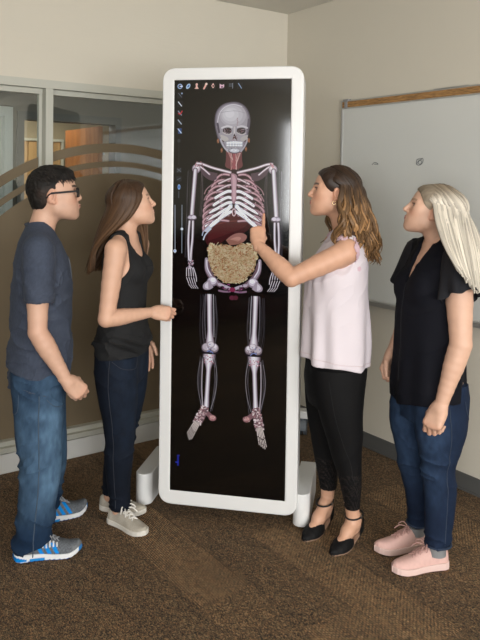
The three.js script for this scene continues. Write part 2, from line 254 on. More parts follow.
// ------------------------------------------------------------------ the upright display table
// what the screen shows, drawn in centimetres: x from the middle of the screen, y down from its upper edge
function displayTexture() {
  const mix = (a, b, t) => a + (b - a) * t, S = 10, W = 574, H = 2010, cv = document.createElement('canvas'); cv.width = W; cv.height = H;
  const c = cv.getContext('2d'), r = rng(21);
  c.fillStyle = '#000'; c.fillRect(0, 0, W, H);
  c.setTransform(S, 0, 0, S, W / 2, 0); c.lineCap = 'round'; c.lineJoin = 'round';
  const path = (pts, closed) => { c.beginPath(); c.moveTo(...pts[0]); for (let i = 1; i < pts.length; i++) { const p = pts[i], q = pts[i + 1]; if (q && i < pts.length - 1) c.quadraticCurveTo(p[0], p[1], (p[0] + q[0]) / 2, (p[1] + q[1]) / 2); else c.lineTo(...p); } if (closed) c.closePath(); };
  const stroke = (pts, w, col) => { path(pts); c.lineWidth = w; c.strokeStyle = col; c.stroke(); };
  const fill = (pts, col) => { path(pts, true); c.fillStyle = col; c.fill(); };
  const oval = (x, y, a, b, col, t = 0) => { c.beginPath(); c.ellipse(x, y, a, b, t, 0, 7); c.fillStyle = col; c.fill(); };
  const bone = (pts, w, o = {}) => { stroke(pts, w, o.edge || '#54434c'); stroke(pts, w * 0.78, o.mid || '#a597a4'); stroke(pts.map(([x, y]) => [x - w * 0.05, y]), w * 0.5, o.hi || '#d9d3dc'); stroke(pts.map(([x, y]) => [x - w * 0.1, y]), w * 0.2, o.top || '#f0edf3'); };
  const speck = (x0, x1, y0, y1, n, cols, s0, s1, inside) => { for (let i = 0; i < n; i++) { const x = x0 + (x1 - x0) * r(), y = y0 + (y1 - y0) * r(); if (inside && !inside(x, y)) continue; oval(x, y, s0 + (s1 - s0) * r(), (s0 + (s1 - s0) * r()) * 0.7, cols[Math.floor(r() * cols.length)], r() * 3); } };
  const sst = (a, b, x) => { const t = Math.min(1, Math.max(0, (x - a) / (b - a))); return t * t * (3 - 2 * t); };
  const AX = 1.6; // the body's axis
  const both = f => { f(p => p.map(([x, y]) => [AX + x, y]), 1); f(p => p.map(([x, y]) => [AX - x, y]), -1); };
  // vessels: fine wandering lines beside arms and legs
  const vessel = (pts, n, sp, col) => { for (let k = 0; k < n; k++) { const o = (r() - 0.5) * sp; stroke(pts.map(([x, y]) => [x + o + (r() - 0.5) * 1.1, y + (r() - 0.5)]), 0.09 + r() * 0.1, col[Math.floor(r() * col.length)]); } };
  both(f => {
    vessel(f([[16, 42], [15.5, 50], [15.2, 58], [16, 66]]), 6, 2.6, ['#4a4248', '#6a5a60', '#39343c']);
    vessel(f([[22.2, 44], [22.6, 54], [22.4, 62], [23, 76], [23, 86]]), 5, 1.6, ['#3c3a40', '#55505a']);
    vessel(f([[9.2, 104], [8.4, 112], [8.2, 120], [9.2, 128]]), 7, 3.4, ['#4a454c', '#6d6670', '#36343a']);
    vessel(f([[14.4, 104], [15.2, 114], [14.8, 124], [13.4, 131]]), 6, 2.6, ['#45414a', '#5c5660']);
    vessel(f([[8.8, 132], [7.4, 142], [8.4, 152], [9.6, 160]]), 5, 1.4, ['#55505a', '#7a7480']);
    vessel(f([[14.5, 134], [16.2, 144], [15.4, 154], [13.5, 161]]), 5, 1.2, ['#4c4852', '#68626c']);
  });
  // neck muscles and throat
  fill([[-2.6, 34], [-2.2, 38], [-3.4, 43], [6.2, 43], [5.2, 38], [5.4, 34]].map(([x, y]) => [x, y]), '#6c3a3e');
  for (let i = 0; i < 22; i++) stroke([[-1.8 + 6.4 * r(), 34.5 + r()], [-0.8 + 4.6 * r(), 43.5]], 0.25, ['#a86a6c', '#c99a98', '#7c4448', '#d8bcb8'][i % 4]);
  stroke([[1.6, 35.5], [1.6, 44]], 1.3, '#9a5258');
  // lungs and muscle between the ribs
  fill([[-6, 45], [-11, 52], [-12.6, 62], [-12.4, 72], [-6, 68], [1.6, 62], [9, 68], [15.6, 71], [16, 62], [14, 52], [9.4, 45], [1.6, 43]], '#2c191c');
  // liver
  fill([[-11.6, 68], [-6, 63], [1.6, 60.5], [8, 63], [11.6, 66], [10, 71], [6, 74], [0, 75], [-5, 79], [-11, 80.5], [-12.4, 76]], '#3e1216');
  fill([[-10.6, 70], [-5, 65.5], [1.6, 63], [7, 65], [9.6, 67.5], [7, 71], [1, 73], [-6, 76], [-10.6, 77.5]], '#4e191c');
  stroke([[-8, 70], [0, 67.4], [8, 68]], 0.5, '#6b2c2c');
  // stomach and bowel
  fill([[-2, 77], [1, 74], [6, 73], [9, 75], [6, 78.5], [0, 79.5]], '#9a6a62'); fill([[0, 76.6], [3, 75], [6, 75.6], [4, 77.6]], '#b9877c');
  const gutW = t => 11.9 * (t < 0.25 ? mix(0.93, 1, t * 4) : mix(1, 0.3, Math.pow((t - 0.25) / 0.75, 2.7))), topY = x => 79.4 - 0.09 * (x + 10) + 0.7 * Math.sin(x * 0.8) + (x > -4 && x < 8 ? 1.2 : 0);
  const bowel = (x, y) => { const t = (y - 77.5) / 20; return t < 1 && y > topY(x) && Math.abs(x - 1.2 + 0.5 * Math.sin(y * 1.1)) < gutW(Math.max(0, t)) + 0.35 * Math.sin(y * 2.3 + x); };
  { const P = []; for (let k = 0; k <= 24; k++) { const x = -10.4 + 23 * k / 24; P.push([x, topY(x)]); } for (let k = 0; k <= 24; k++) { const y = 78.5 + 19 * k / 24; P.push([1.2 + gutW((y - 77.5) / 20), y]); } for (let k = 24; k >= 0; k--) { const y = 78.5 + 19 * k / 24; P.push([1.2 - gutW((y - 77.5) / 20), y]); } fill(P, '#ab976e'); }
  speck(-11, 13.6, 77, 97.6, 5200, ['#b7a680', '#cfc2a0', '#a8926a', '#d2c8a8', '#b08f66', '#bfae88', '#9c865e', '#d8d0b6', '#c8b894'], 0.16, 0.55, bowel);
  speck(-11, 13.6, 78, 97, 420, ['#a8784f', '#a8714f', '#96663f', '#c8a88a', '#9a5f44'], 0.2, 0.6, bowel); speck(-11, 13.6, 78, 97, 900, ['#cbbd98', '#d6caa8', '#bfae84', '#c9a984'], 0.2, 0.6, bowel);
  for (let k = 0; k < 46; k++) { const p = -9 + 20 * r(), b = 79 + 16 * r(); if (bowel(p, b)) stroke([[p, b], [p + (r() - 0.5) * 3, b + (r() - 0.5) * 3], [p + (r() - 0.5) * 4, b + (r() - 0.5) * 4]], 0.3, ['#ddd2b4', '#8e7450', '#d8ccaa', '#94623f'][k % 4]); }
  c.globalAlpha = 0.2; oval(1.2, 87, 11.8, 10.4, '#6e3f28'); c.globalAlpha = 1;
  // pelvis
  both((f, s) => {
    fill(f([[13.2, 86], [14.4, 90], [12.6, 95], [8.4, 99], [3, 101.5], [2, 99.6], [6.8, 97], [10.4, 92.6], [11.6, 88]]), '#6d5560');
    stroke(f([[13, 86.4], [13.4, 90.5], [11, 94.6], [7.8, 97.6]]), 1.5, '#a396a6'); stroke(f([[12.8, 87], [12.9, 90.5], [10.6, 94.2]]), 0.6, '#dcd3e0');
    stroke(f([[6.6, 98.4], [2.6, 99.4], [0.4, 100.8]]), 1.4, '#b6aabb'); oval(...f([[5, 100]])[0], 1.1, 0.9, '#1a0d14');
    stroke(f([[6.6, 101.4], [4, 101.9], [1.2, 101.6]]), 0.9, '#8a6d84');
    oval(...f([[10, 97.2]])[0], 2.6, 2.3, '#8a7c8c'); oval(...f([[9.9, 96.8]])[0], 2.1, 1.8, '#cdc4d2'); oval(...f([[9.6, 96.4]])[0], 1.2, 1.0, '#f1edf4');
    fill(f([[11.4, 96.4], [14.6, 98], [14.6, 101.2], [11.4, 101.4], [9.4, 100]]), '#a497a6'); fill(f([[12, 97.4], [13.8, 98.6], [13.6, 100.4], [11.8, 100.8]]), '#d5cdd9');
    speck(f([[3, 0]])[0][0] - 2, f([[3, 0]])[0][0] + 2, 98, 102, 14, ['#7b2f66', '#9c4f7c', '#4c2340'], 0.2, 0.5);
  });
  oval(1.6, 100.7, 1.5, 1.1, '#7c2348'); oval(1.4, 104.6, 1.3, 1.1, '#5c2438'); oval(3.2, 104.5, 1.2, 1.1, '#53202f');
  // ribs: the back pairs pinkish, the front cartilage white
  both(f => {
    for (let i = 0; i < 9; i++) { const y = 46.2 + i * 2.75, w = 7.4 + 7.6 * Math.sin(Math.min(1, (i + 1.2) / 7) * 1.5); bone(f([[2.4, y - 0.4], [w * 0.6, y - 1.3], [w, y + 2.0], [w * 0.97, y + 4.6]]), 1.45, { edge: '#40232b', mid: '#8d626d', hi: '#b8909a', top: '#cfb0b8' }); }
    for (let i = 0; i < 7; i++) { const y = 48.6 + i * 3.1, w = 9.2 + i * 0.95; bone(f([[w * (i < 4 ? 0.8 : 0.9), y + 1.4 + i * 0.33], [w * 0.72, y + 1.0 + i * 0.2], [3.2, y - 0.6 - i * 0.35], [1.2, y - 1.2 - Math.max(0, i - 3) * 0.9]]), i < 2 ? 1.2 : 1.85, i < 2 ? { edge: '#4a343c', mid: '#a88e98', hi: '#cdbac2', top: '#e6dade' } : { edge: '#5d4d56', mid: '#d3ccd6', hi: '#f4f3f8', top: '#ffffff' }); }
    stroke(f([[1.4, 60.4], [3.4, 63], [6.4, 66.6], [10.4, 69.8], [13.4, 72.4]]), 1.9, '#c6cad6'); stroke(f([[1.6, 60.8], [3.8, 63.6], [7, 67], [11, 70.2]]), 1.3, '#fdfdff');
    stroke(f([[11, 71.8], [13.8, 74.4], [14.6, 77]]), 0.7, '#c8d2e2'); stroke(f([[12.4, 70.6], [14.8, 73], [15.2, 75]]), 0.6, '#aab4cc');
    for (let i = 0; i < 7; i++) stroke(f([[10.8, 50.6 + i * 3], [13.4, 52.4 + i * 3.1], [14.4 + i * 0.1, 55 + i * 3]]), 0.55, '#9a7880');
  });
  fill([[0.2, 45], [3, 45], [3.3, 48.4], [2.7, 52], [3.1, 57], [1.7, 60.4], [0.3, 57], [0.6, 52], [-0.1, 48.4]], '#a5808c'); fill([[0.7, 45.6], [2.5, 45.6], [2.6, 52], [2.4, 57], [1.6, 59], [0.9, 57], [1, 52]], '#c9a6b0');
  c.lineWidth = 0.5; c.strokeStyle = '#d9c3ca'; c.beginPath(); c.ellipse(1.8, 63.6, 0.8, 1.7, 0, 0, 7); c.stroke();
  for (const sg of [-1, 1]) speck(AX + (sg < 0 ? -14.6 : 2), AX + (sg < 0 ? -2 : 14.6), 45.4, 68, 150, ['#9a6f78', '#c4a0a8', '#5a3038', '#d9c6cc', '#7d4a54', '#2a1418'], 0.1, 0.34, (x, y) => Math.abs(x - AX) < 7 + 8 * Math.sin(Math.min(1, (y - 44) / 18) * 1.5) && Math.abs(x - AX) > 4 && r() < 0.8);
  // shoulders and arms
  both(f => {
    fill(f([[8, 45], [14, 44], [17.4, 42], [15.4, 46.4], [11, 49], [8.6, 48]]), '#54404a');
    bone(f([[1.8, 44.6], [6, 43.6], [11, 42.4], [15.6, 40.6], [18.2, 40.4]]), 1.5, { mid: '#a88f9a', hi: '#d7c8d0' });
    bone(f([[12, 45.6], [15.2, 42.8], [17.6, 41.4]]), 1.2, { mid: '#9b8590', hi: '#c6b5be' });
    oval(...f([[18.6, 43]])[0], 2.1, 2.2, '#8d7f8c'); oval(...f([[18.5, 42.8]])[0], 1.7, 1.7, '#cbbcc6'); oval(...f([[18.3, 42.4]])[0], 0.9, 0.9, '#ece4ea');
    speck(f([[17, 0]])[0][0] - 2, f([[17, 0]])[0][0] + 2, 39.6, 42.2, 10, ['#b9868c', '#8d5a62'], 0.2, 0.5);
    bone(f([[19, 43.6], [19.6, 52], [20.2, 60], [20.6, 66]]), 2.3);
    oval(...f([[20.4, 66.6]])[0], 2.3, 1.4, '#8f8392'); oval(...f([[19.6, 66.4]])[0], 1.1, 0.9, '#d8d0dc'); oval(...f([[21.4, 66.6]])[0], 0.9, 0.8, '#c9c0ce'); stroke(f([[18.6, 67.4], [20.4, 67.8], [22.2, 67.3]]), 0.4, '#41343e');
    bone(f([[19.9, 68.4], [19.9, 76], [20.6, 82], [20.8, 87.2]]), 1.4); bone(f([[21.6, 68.4], [22.2, 76], [21.9, 83], [21.6, 87.4]]), 1.35);
    speck(f([[21, 0]])[0][0] - 1.4, f([[21, 0]])[0][0] + 1.4, 87.4, 91.2, 34, ['#a898a8', '#cfc6d2', '#7a6a7c', '#b48a98'], 0.25, 0.6);
    for (let k = 0; k < 4; k++) { const x = 19.4 + k * 1.0; bone(f([[x + 0.4, 91], [x - 0.2 + k * 0.2, 95]]), 0.55); bone(f([[x - 0.2 + k * 0.2, 95.6], [x - 1.1 + k * 0.1, 98.6]]), 0.48); bone(f([[x - 1.1 + k * 0.1, 99], [x - 2.4, 100.8]]), 0.42); }
    bone(f([[19.4, 90.8], [18, 94.4], [17.8, 97.4]]), 0.55);
  });
  // legs
  c.fillStyle = '#000'; c.fillRect(-25, 102.2, 52, 1.0);
  const shaft = (P, w0, w1, w2) => { // a long bone, flaring at both ends, drawn as slices with a lit middle
    const n = 40; for (const [k, col] of [[1, '#5a4c56'], [0.84, '#978a96'], [0.66, '#bdb3be'], [0.46, '#d9d3dc'], [0.22, '#efecf2']]) { const A = [], Bq = []; for (let q = 0; q <= n; q++) { const t = q / n, x = mix(mix(P[0][0], P[1][0], t), mix(P[1][0], P[2][0], t), t), y = mix(mix(P[0][1], P[1][1], t), mix(P[1][1], P[2][1], t), t), w = (t < 0.5 ? mix(w0, w1, sst(0, 0.32, t)) : mix(w1, w2, sst(0.72, 1, t))) * 0.5 * k; A.push([x - w - w1 * 0.04 * (1 - k), y]); Bq.push([x + w - w1 * 0.1 * (1 - k), y]); } fill([...A, ...Bq.reverse()], col); }
  };
  both((f, s) => {
    const X = p => f([p])[0];
    shaft([X([11.3, 103.3]), X([11.2, 114]), X([10.6, 128])], 2.9, 2.5, 4.6);
    stroke(f([[9.3, 103.4], [9.0, 112], [8.8, 124]]), 0.28, '#c4c0ca'); stroke(f([[13.2, 103.4], [13.6, 114], [12.9, 125]]), 0.22, '#8e8894'); stroke(f([[8.2, 104], [7.6, 114], [7.9, 126], [8.6, 131]]), 0.16, '#6c6872');
    // knee: two condyles, kneecap, the blue-edged joint, the plateau
    for (const [x, y, a, b, col] of [[8.5, 129.3, 2.1, 2.2, '#85767f'], [12.6, 129.3, 2.2, 2.2, '#85767f'], [8.6, 129.0, 1.7, 1.7, '#c0b6c0'], [12.5, 129.0, 1.8, 1.7, '#bcb2bc'], [8.3, 128.5, 0.9, 0.9, '#e6e0e7'], [10.4, 127.9, 1.9, 1.7, '#a79ba6'], [10.2, 127.6, 1.4, 1.2, '#dbd4dc']]) oval(...X([x, y]), a, b, col);
    stroke(f([[6.6, 131.4], [8.6, 132.2], [10.6, 131.2], [12.6, 132.2], [14.6, 131.2]]), 0.55, '#1c1424'); stroke(f([[9.2, 131.8], [10.6, 130.4], [12, 131.2]]), 0.4, '#7d90cc');
    speck(X([10.6, 0])[0] - 3.4, X([10.6, 0])[0] + 3.4, 127.4, 131.4, 16, ['#5f4a58', '#8d7e98', '#6b78a8', '#dcd4de'], 0.15, 0.4);
    shaft([X([11, 132.4]), X([11.5, 146]), X([12.2, 158.6])], 6.4, 2.3, 2.9);
    speck(X([11, 0])[0] - 2.6, X([11, 0])[0] + 2.6, 132.8, 137.4, 34, ['#a8687a', '#c98c98', '#8d4c60', '#e4dce2', '#b28a94'], 0.15, 0.45);
    stroke(f([[14.2, 135], [14.9, 146], [14.0, 158.4]]), 0.6, '#7d747e'); stroke(f([[14.1, 136], [14.7, 146], [13.9, 158]]), 0.3, '#bdb4be'); stroke(f([[8.6, 134], [6.9, 140], [7.2, 150], [9.8, 159]]), 0.2, '#a7a2ac'); stroke(f([[15.4, 136], [17.0, 143], [16.2, 152], [13.6, 160]]), 0.18, '#8f8a94');
  });
  const foot = (ax, ay, tx, ty, hx, hy) => {
    const dx = tx - ax, dy = ty - ay, l = Math.hypot(dx, dy), nx = -dy / l, ny = dx / l, at = (t, s) => [ax + dx * t + nx * s, ay + dy * t + ny * s];
    stroke([[ax, ay], [hx, hy]], 2.4, '#7c5a60'); oval(hx, hy, 1.9, 1.5, '#94666a'); oval(hx, hy - 0.3, 1.3, 0.9, '#c79c9a'); speck(hx - 1.4, hx + 1.4, hy - 1, hy + 1, 10, ['#dcc4c2', '#7d5054', '#b08084'], 0.15, 0.4);
    fill([at(-0.06, -1.7), at(0.2, -2.3), at(0.52, -2.2), at(0.52, 2.2), at(0.2, 2.3), at(-0.06, 1.7)], '#6e565c');
    for (let k = 0; k < 110; k++) { const t = -0.12 + 0.6 * r(), s = (r() - 0.5) * 4.2, p = at(t, s); oval(p[0], p[1], 0.22 + 0.4 * r(), 0.22 + 0.3 * r(), ['#c0a8ac', '#e2d6d6', '#8c666c', '#a88084', '#d8c8c8', '#6a4a52'][k % 6]); }
    for (let k = 0; k < 5; k++) { const s = (k - 2) * 0.6, e = (k - 2) * 0.74, q = 1 - Math.abs(k - 1.2) * 0.05; const b = (p, z, w) => { stroke([p, z], w, '#57464a'); stroke([p, z], w * 0.7, '#b3a39e'); stroke([p, z], w * 0.35, '#e6ddd6'); }; b(at(0.42, s), at(0.72 * q, e), 0.72); b(at(0.77 * q, e), at(0.88 * q, e * 1.05), 0.62); b(at(0.91 * q, e * 1.06), at(1.0 * q, e * 1.08), 0.56); }
  };
  foot(-11.6, 160.0, -19.6, 174.6, -7.4, 163.4); foot(14.1, 159.2, 17.8, 176.6, 9.4, 162.8);
  // skull
  const head = [[-6.6, 28.6], [-7.8, 24.6], [-8.5, 20], [-7.7, 15.2], [-4.6, 12.0], [-0.6, 10.9], [3.4, 11.0], [7.0, 13.2], [9.0, 17.2], [9.2, 21.6], [8.2, 26], [7.6, 30], [6.2, 33.4], [3.6, 35.6], [0, 35.6], [-3, 33.8], [-5, 31]];
  fill(head, '#5c5562'); const shrink = (k, ox, oy) => head.map(([x, y]) => [1 + (x - 1) * k + ox, 22 + (y - 22) * k + oy]);
  fill(shrink(0.94, -0.1, -0.2), '#837c88'); fill(shrink(0.86, -0.2, -0.5), '#a19ba4');
  for (const [x, y, a, b, col] of [[0.6, 17.4, 6.4, 5.4, '#b1acb4'], [0.2, 17.2, 5.2, 4.4, '#bfbbc2'], [-0.4, 17.0, 3.8, 3.3, '#cbc8ce'], [-0.9, 16.6, 2.2, 2.0, '#d6d3d9']]) oval(x, y, a, b, col);
  stroke([[-7.0, 23], [-6.6, 17.4], [-4, 13.6], [0.6, 12.0], [5, 13.2]], 0.28, '#dedbe2'); stroke([[-5.6, 16.2], [1, 14.8], [6.6, 16.4]], 0.16, '#98929c');
  stroke([[-6.8, 21.4], [-6.0, 25.4]], 1.0, '#564e5a'); stroke([[8.2, 19.4], [7.8, 24]], 0.8, '#625a66'); stroke([[2.8, 18.6], [3.0, 22.4]], 0.22, '#a08690'); speck(2.2, 3.6, 18.4, 22.6, 8, ['#b9a4aa', '#8d747c'], 0.1, 0.25);
  // brow ridges, sockets, cheeks
  stroke([[-4.6, 23.4], [-2.4, 22.3], [0.2, 23]], 0.9, '#cfcbd0'); stroke([[7.6, 23.4], [5.4, 22.3], [3, 23]], 0.9, '#c8c4ca');
  for (const [x, q] of [[-1.9, 1], [4.9, -1]]) { fill([[x - 2.1, 23.8], [x, 23.0], [x + 2, 23.8], [x + 1.9, 25.6], [x + 0.3, 26.5], [x - 1.5, 26.2], [x - 2.2, 25]], '#31272c'); speck(x - 1.5, x + 1.5, 23.8, 26, 26, ['#6d5a62', '#93828a', '#42343a', '#b3a6ac', '#7c4a52'], 0.12, 0.4); stroke([[x - 2.2, 25.6], [x, 26.9], [x + 2, 25.9]], 0.5, '#bdb8b8'); }
  fill([[-5.4, 26.6], [-2.2, 27.2], [-0.8, 29.2], [-3.4, 30.2], [-5, 29]], '#b9b4b2'); fill([[8.2, 26.6], [5.2, 27.2], [4, 29.2], [6.4, 30], [7.6, 29]], '#b0abab'); stroke([[-5.6, 28.8], [-3.6, 29.9]], 0.5, '#57494e'); stroke([[8, 28.8], [6.4, 29.8]], 0.5, '#57494e');
  stroke([[1.5, 23.2], [1.5, 26.4]], 0.9, '#c3bdc0'); fill([[1.5, 26.0], [0.4, 28.8], [1.5, 28.4], [2.7, 28.8]], '#2c1f23'); speck(0.2, 2.9, 27, 29.4, 18, ['#6d3038', '#30181e', '#a07078', '#c9b6b8'], 0.12, 0.3);
  fill([[-3.4, 29.8], [6.4, 29.8], [5.4, 33.4], [3.4, 35.2], [0, 35.2], [-2.4, 33.2]], '#9d9aa4'); fill([[-2.6, 29.6], [5.6, 29.6], [5.2, 32.4], [-2.2, 32.4]], '#8a848c');
  for (let k = 0; k < 10; k++) { const x = -2.3 + k * 0.78; c.fillStyle = k % 2 ? '#e9ecf4' : '#f6f8fc'; c.fillRect(x, 29.7 + Math.abs(k - 4.5) * 0.06, 0.7, 1.3 - Math.abs(k - 4.5) * 0.05); c.fillRect(x + 0.04, 31.15, 0.62, 1.0); }
  stroke([[-2.4, 31.08], [5.6, 31.08]], 0.14, '#5c5660'); stroke([[-5.2, 28.8], [-4.2, 31.8], [-1.6, 34.6]], 0.8, '#b7b4be'); stroke([[8, 28.6], [6.9, 31.8], [4.8, 34.5]], 0.8, '#aba7b2');
  oval(1.6, 34.2, 2.4, 0.9, '#c9c9d2'); oval(1.4, 34.0, 1.4, 0.5, '#e2e3ea'); speck(-2, 5.4, 32.4, 34.6, 12, ['#7d7680', '#c8c5ce', '#5f5862'], 0.12, 0.3);
  for (const [x, y] of [[-6.5, 29.6], [8.5, 29.2], [-4.6, 34], [7.2, 33.4]]) { oval(x, y, 0.6, 1.2, '#6e4430'); oval(x, y, 0.35, 0.7, '#a06a4c'); speck(x - 0.6, x + 0.6, y - 1, y + 1, 5, ['#c08a68', '#5a3424'], 0.1, 0.25); }
  // interface: the tool icons, the sliders, the small blue mark
  const box2 = (x, y, w, h, col) => { c.fillStyle = col; c.fillRect(x - w / 2, y - h / 2, w, h); };
  const ix = [-25.6, -21.5, -17.3, -13.2, -9.2, -4.9, -0.6, 3.8];
  ix.forEach((x, i) => { box2(x, 3.4, 2.9, 3.0, '#161616'); });
  c.lineWidth = 0.5; c.strokeStyle = '#9fb6dc'; c.beginPath(); c.arc(-25.6, 3.4, 1.0, 0, 7); c.stroke(); stroke([[-25.6, 3.4], [-24.4, 3.4]], 0.5, '#dfe8f8');
  oval(-21.5, 3.4, 0.9, 1.4, '#b8d0ec', 0.6); oval(-21.4, 3.3, 0.4, 0.8, '#4f74a8', 0.6);
  oval(-17.3, 2.6, 0.6, 0.7, '#efc0b4'); fill([[-17.7, 3], [-16.9, 3], [-16.8, 4], [-15.9, 4.7], [-18.7, 4.7], [-17.8, 4]], '#efc0b4');
  stroke([[-13.7, 4.6], [-13, 3.4], [-12.6, 2.2]], 0.9, '#e8b6a8'); oval(-12.5, 2.4, 0.6, 0.5, '#f6dcd0'); fill([[-9.2, 1.9], [-8.3, 3.3], [-9.2, 4.8], [-10.1, 3.3]], '#f0c4b8'); oval(-9.2, 3.4, 0.4, 0.5, '#30181a');
  fill([[-6.0, 2.3], [-4.9, 3.2], [-3.8, 2.3], [-3.8, 4.5], [-6, 4.5]], '#e4c2d0'); box2(-4.9, 3.9, 1.0, 0.7, '#6a4660'); stroke([[-1.4, 2.6], [0.2, 2.6]], 0.3, '#707884'); stroke([[-1.4, 3.5], [0.2, 3.5]], 0.3, '#707884'); stroke([[0.3, 2.2], [0.3, 4.6]], 0.3, '#8890a0'); stroke([[3.1, 2.3], [4.6, 4.6]], 0.4, '#8fa8d0');
  [7.7, 11.9, 16.3, 20.6, 24.9].forEach((y, i) => { box2(-25.5, y, 2.9, 3, '#15161a'); if (i === 4) box2(-25.4, y, 1.7, 2.6, '#2b4c86'); stroke([[-26.3, y - 1], [-24.7, y + 0.9]], i ? 0.5 : 0.25, ['#6a7484', '#dfe8f4', '#8a98b4', '#b8c4d8', '#c8d8f0'][i]); if (i === 2) { stroke([[-26.2, y], [-25.5, y + 0.9], [-24.4, y - 1]], 0.5, '#d02c34'); } if (i === 0) oval(-24.6, y - 0.9, 0.4, 0.4, '#9fb4d8'); });
  oval(-25.8, 29.6, 0.8, 0.9, '#2b3038'); stroke([[-25.8, 31], [-25.7, 41]], 0.28, '#24282c');
  box2(-25.6, 43.8, 2.6, 2.4, '#20242a'); box2(-25.6, 48.0, 2.6, 2.4, '#1c2026'); stroke([[-26.4, 43.2], [-24.8, 44.4]], 0.3, '#6a7480'); stroke([[-26.4, 44.6], [-24.8, 43]], 0.3, '#56606c'); stroke([[-26.4, 48.4], [-24.8, 47.6]], 0.3, '#5a6470'); oval(-25.5, 51.9, 0.7, 1.3, '#8fb4e6'); oval(-25.5, 51.9, 0.4, 0.8, '#3668b4'); 
  stroke([[-23.9, 60.6], [-23.7, 83.9]], 0.32, '#98a4b4'); stroke([[-27.4, 60.7], [-27.1, 84]], 0.34, '#aab4c4'); stroke([[-25.6, 54], [-25.6, 57]], 0.6, '#3a4048'); oval(-23.8, 72.2, 0.7, 0.7, '#dfe8f6'); oval(-27.2, 83, 0.8, 0.8, '#e8eefa'); oval(-27.2, 83, 0.35, 0.35, '#4a78c0');
  box2(-24.4, 185.6, 0.9, 5.4, '#16208c'); box2(-24.9, 186.6, 1.6, 0.7, '#2030a8'); box2(-24.2, 183.2, 1.3, 0.6, '#1b2898');
  const t = new THREE.CanvasTexture(cv); t.colorSpace = THREE.SRGBColorSpace; t.minFilter = THREE.LinearMipmapLinearFilter; t.generateMipmaps = true; return t;
}
{
  const o = thing('display_table', 'tall white anatomy display table tilted upright showing a skeleton on its screen', 'display');
  o.position.set(-0.0465, 0, -3.3147); o.rotation.y = -0.1883;
  const yc = 1.1383, hw = 0.3425, hh = 1.065, rr = 0.062;
  const round = (s, x0, x1, y0, y1, r) => { s.moveTo(x0 + r, y0); s.lineTo(x1 - r, y0); s.quadraticCurveTo(x1, y0, x1, y0 + r); s.lineTo(x1, y1 - r); s.quadraticCurveTo(x1, y1, x1 - r, y1); s.lineTo(x0 + r, y1); s.quadraticCurveTo(x0, y1, x0, y1 - r); s.lineTo(x0, y0 + r); s.quadraticCurveTo(x0, y0, x0 + r, y0); return s; };
  const b = 0.007, ring = round(new THREE.Shape(), -hw + b, hw - b, yc - hh + b, yc + hh - b, rr);
  ring.holes.push(round(new THREE.Path(), -0.29, 0.29, yc - 1.0 - 0.002, yc + 1.012, 0.003));
  const gr = new THREE.ExtrudeGeometry(ring, { depth: 0.045 - 2 * b, bevelEnabled: true, bevelThickness: b, bevelSize: b, bevelSegments: 4, curveSegments: 14 }); gr.translate(0, 0, -0.045 + b);
  part('front_frame', gr, M.white, o);
  const bs = round(new THREE.Shape(), -hw + 0.012, hw - 0.012, yc - hh + 0.014, yc + hh - 0.014, rr);
  const gb = new THREE.ExtrudeGeometry(bs, { depth: 0.07, bevelEnabled: true, bevelThickness: 0.012, bevelSize: 0.008, bevelSegments: 3, curveSegments: 12 }); gb.translate(0, 0, -0.045 - 0.084);
  part('back_shell', gb, M.white, o);
  const tex = displayTexture();
  const glass = phy(lin(0.001, 0.001, 0.001), 0.08, { emissive: lin(1, 1, 1), emissiveMap: tex, emissiveIntensity: 1.25, ior: 1.62 });
  const sg = new THREE.PlaneGeometry(0.574, 2.01); sg.translate(0, yc + 0.005, -0.004);
  const scr = part('screen', sg, glass, o); scr.userData.label = 'glossy black screen showing a human skeleton with organs';
  part('screen_bezel', [box(-0.292, -0.286, yc - 1.003, yc + 1.013, -0.02, -0.003), box(0.286, 0.292, yc - 1.003, yc + 1.013, -0.02, -0.003), box(-0.286, 0.286, yc - 1.003, yc - 0.998, -0.02, -0.003), box(-0.286, 0.286, yc + 1.008, yc + 1.013, -0.02, -0.003)], phy(lin(0.006, 0.007, 0.007), 0.15), o);
  part('screen_backing', box(-0.29, 0.29, yc - 1.0, yc + 1.01, -0.03, -0.0055), std(lin(0.01, 0.01, 0.01), 0.8), o);
  // stand: two long round-ended feet, cross beam, tilt column, casters
  const footShape = (x0, x1, zf, zb) => { const s = new THREE.Shape(), r = (x1 - x0) / 2, cx = (x0 + x1) / 2; s.moveTo(x0, -zf + r); s.absarc(cx, -zf + r, r, Math.PI, 2 * Math.PI, false); s.lineTo(x1, -zb); s.lineTo(x0, -zb); s.closePath(); const g = new THREE.ExtrudeGeometry(s, { depth: 0.147, bevelEnabled: true, bevelThickness: 0.005, bevelSize: 0.004, bevelSegments: 3, curveSegments: 16 }); g.rotateX(-Math.PI / 2); g.translate(0, 0.018, 0); return g; };
  const f1 = part('stand_foot', footShape(0.321, 0.395, -0.03, -0.43), M.white, o), f2 = part('stand_foot', footShape(-0.492, -0.413, -0.085, -0.46), M.white, o);
  for (const [p, x, zf] of [[f1, 0.358, -0.03], [f2, -0.4525, -0.085]]) for (const z of [zf - 0.09, -0.38]) part('leveller', new THREE.CylinderGeometry(0.022, 0.026, 0.0125, 16).translate(x, 0.00675, z), M.rubber, p);
  part('cross_beam', box(-0.42, 0.33, 0.06, 0.15, -0.42, -0.32, 0.008), M.white, o);
  part('tilt_column', [box(-0.13, 0.13, 0.148, 1.05, -0.44, -0.3, 0.02), box(-0.1, 0.1, 0.98, 1.2, -0.32, -0.125, 0.015)], M.white, o);
  part('rear_beam', [box(-0.04, 0.04, 0.11, 0.16, -1.26, -0.4, 0.006), box(-0.30, 0.30, 0.115, 0.165, -1.33, -1.25, 0.008)], M.white, o);
  const grey = std(lin(0.07, 0.085, 0.1), 0.45);
